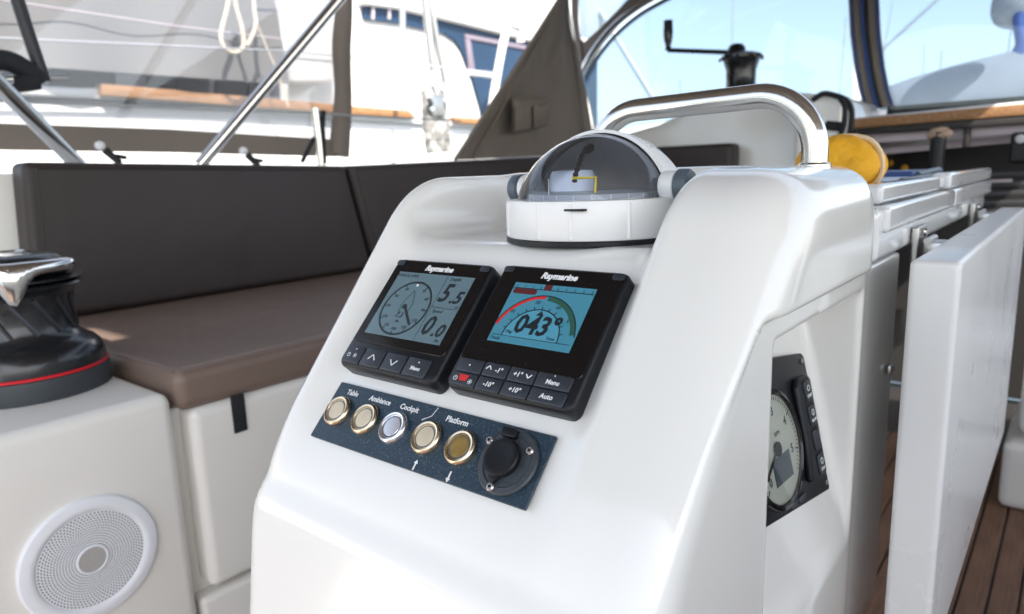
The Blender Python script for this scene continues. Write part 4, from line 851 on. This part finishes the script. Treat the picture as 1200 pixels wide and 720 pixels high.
for ch, px in (('L', 482), ('A', 494), ('N', 531)):
    cu_ = bpy.data.curves.new('t', 'FONT'); cu_.body = ch; cu_.size = .085; cu_.extrude = .002; cu_.align_x = 'CENTER'; cu_.align_y = 'CENTER'
    o_ = bpy.data.objects.new('t', cu_); me_ = bpy.data.meshes.new_from_object(o_); bpy.data.objects.remove(o_)
    q = N(px, 107 + (px - 482) * .06, XN - .485); me_.transform(Matrix.Translation(q - Vector((XN, 3, -2))) @ Matrix.Rotation(math.radians(90), 4, 'Z') @ Matrix.Rotation(math.radians(90), 4, 'X')); me_.name = 'name_lettering'
    link('name_lettering', me_, 'ghost', ny, smooth=False)
aw = thing('cockpit_awning', 'large grey cloth awning hanging over the neighbouring yacht', 'awning', (XN + .2, 1, .8))
V = []; F = []
for i in range(31):
    for j in range(13):
        u = i / 30; v = j / 12; xb = -260 + u * 600; y_b = 58 + (xb + 260) * .068; y_t = -120
        px = xb + (0 if xb < 300 else (v) * -40 * (xb - 300) / 40); p = N(px, y_b + (y_t - y_b) * v, XN + .15 + .03 * math.sin(u * 25) * (1 - v) - .25 * v); V.append(p)
for i in range(30):
    for j in range(12): q = i * 13 + j; F.append((q, q + 1, q + 14, q + 13))
n1 = len(V); V += [p + Vector((-.006, 0, 0)) for p in V]; F += [tuple(n1 + k for k in reversed(f)) for f in F]
mk('awning_cloth', V, F, 'awning', aw, ang=80); tube('awning_seam', [N(-200, -14, XN + .16), N(0, 0, XN + .16), N(200, 30, XN + .14), N(330, 46, XN + .14)], .006, 'mauve', aw, 6)
rp = thing('rope_coil', 'cream rope coil hanging down in front of the grey awning', 'rope', tuple(N(275, 30, XN + .35)))
def rope(pts, r=.014): tube('rope_strand', smoothpath([N(x, y, XN + .35) for x, y in pts], 6), r, 'rope', rp, 8)
rope([(273, -30), (266, 10), (259, 40), (263, 56), (275, 62), (285, 55), (284, 35), (276, 5), (273, -30)]); rope([(296, -30), (298, 12), (300, 28), (295, 44), (289, 54)]); rope([(300, 25), (310, 50), (325, 85), (338, 125)], .006)
# passerelle bracket and post alongside
pb = thing('passerelle_bracket', 'folded stainless passerelle bracket with perforated plate standing on the side deck', 'bracket', tuple(N(515, 180, -3.4)))
tube('bracket_tube', [N(494, -40, -3.4), N(508, 84, -3.4)], .028, 'steel_d', pb, 12); tube('bracket_tube', [N(503, -10, -3.38), N(514, 60, -3.38), N(522, 104, -3.38)], .018, 'steel_d', pb, 12)
prism('perforated_plate', [N(x, y, -3.36) for x, y in [(499, 106), (507, 100), (521, 106), (527, 140), (530, 178), (505, 180), (501, 150)]], (-.05, 0, 0), 'galv', pb, bevel=.006)
prism('bracket_cheek', [N(x, y, -3.33) for x, y in [(504, 118), (509, 110), (519, 112), (522, 136), (508, 136)]], (-.02, 0, 0), 'steel_d', pb, bevel=.004)
tube('bracket_knob', [N(503, 118, -3.30), N(505, 122, -3.34)], .018, 'wblack', pb, 8)
for q in ((509, 100), (520, 100), (506, 128), (521, 118)): lathe('bolt', [(.022, 0), (.020, .012), (.004, .016)], 'steel', pb, tuple(N(*q, -3.34)), n=10, axis='x')
tag(tube('deck_post', [N(471, -40, -4.2), N(473, 130, -4.2)], .024, 'steel_d'), 'plain vertical steel post in front of the white yacht cabin', 'post')
rl = thing('bow_railing', 'white painted rail hoop on the neighbouring yacht above its windows', 'railing', tuple(N(590, 120, XN + .2)))
tube('rail_pipe', smoothpath([N(576, 130, XN + .15), N(584, 80, XN + .15), N(592, 42, XN + .15), N(600, 30, XN + .15), N(609, 34, XN + .15), N(610, 50, XN + .15)], 6), .040, 'hull', rl, 10)
tube('rail_pipe', [N(550, 86, XN + .15), N(583, 90, XN + .15)], .022, 'hull', rl, 8)
tag(tube('guard_wire', smoothpath([N(300, -30, XN + .2), N(500, 8, XN + .2), N(590, 28, XN + .2), N(612, 34, XN + .2)], 5), .008, 'ghost'), 'thin guard wire sloping along the top of the yacht windows', 'wire')
tag(tube('guard_wire', [N(-200, 36, -3.0), N(340, 60, -3.0), N(585, 86, -3.0)], .004, 'ghost'), 'thin lower guard wire passing in front of the yacht cabin', 'wire')

_t = Vector((-1.27, .435, -.25)); _k = (1.128 - _t.z) / sd.z; HOLE = (_t.x + sd.x * _k, _t.y + sd.y * _k)   # slot added in the canopy to let sun onto the seat by the winch
# bimini overhead (reflected in the rail and compass; it shades the cockpit)
bi = thing('bimini', 'brown canvas bimini top stretched over the cockpit', 'bimini', (-.2, .1, .95))
hx, hy = HOLE
xs_ = sorted(list(np.linspace(-1.75, 2.0, 21)) + [hx - .075, hx + .075]); ys_ = sorted(list(np.linspace(-1.05, 1.85, 15)) + [hy - .022, hy + .022]); nyy = len(ys_)
V = []; F = []
for x in xs_:
    for y in ys_:
        u = (x + 1.75) / 3.75; v = (y + 1.05) / 2.9; V.append((x, y, .98 + .17 * math.sin(math.pi * u) + .02 * math.sin(v * math.pi * 3)))
for i in range(len(xs_) - 1):
    for j in range(nyy - 1):
        if abs((xs_[i] + xs_[i + 1]) / 2 - hx) < .075 and abs((ys_[j] + ys_[j + 1]) / 2 - hy) < .022: continue
        q = i * nyy + j; F.append((q, q + 1, q + nyy + 1, q + nyy))
n1 = len(V); V += [(x, y, z + .004) for x, y, z in V]; F += [tuple(n1 + k for k in reversed(f)) for f in F]
mk('canopy', V, F, 'canvas', bi, ang=80)
for y in (-1.04, .40, 1.84): tube('bimini_bow', smoothpath([(-1.76, y, .35 if y == .40 else .9), (-1.74, y, .97), (-.95, y, 1.10), (-.15, y, 1.145), (.95, y, 1.10), (1.98, y, .97), (2.0, y, .35 if y == .40 else .9)], 4), .0125, 'steel', bi, 10)
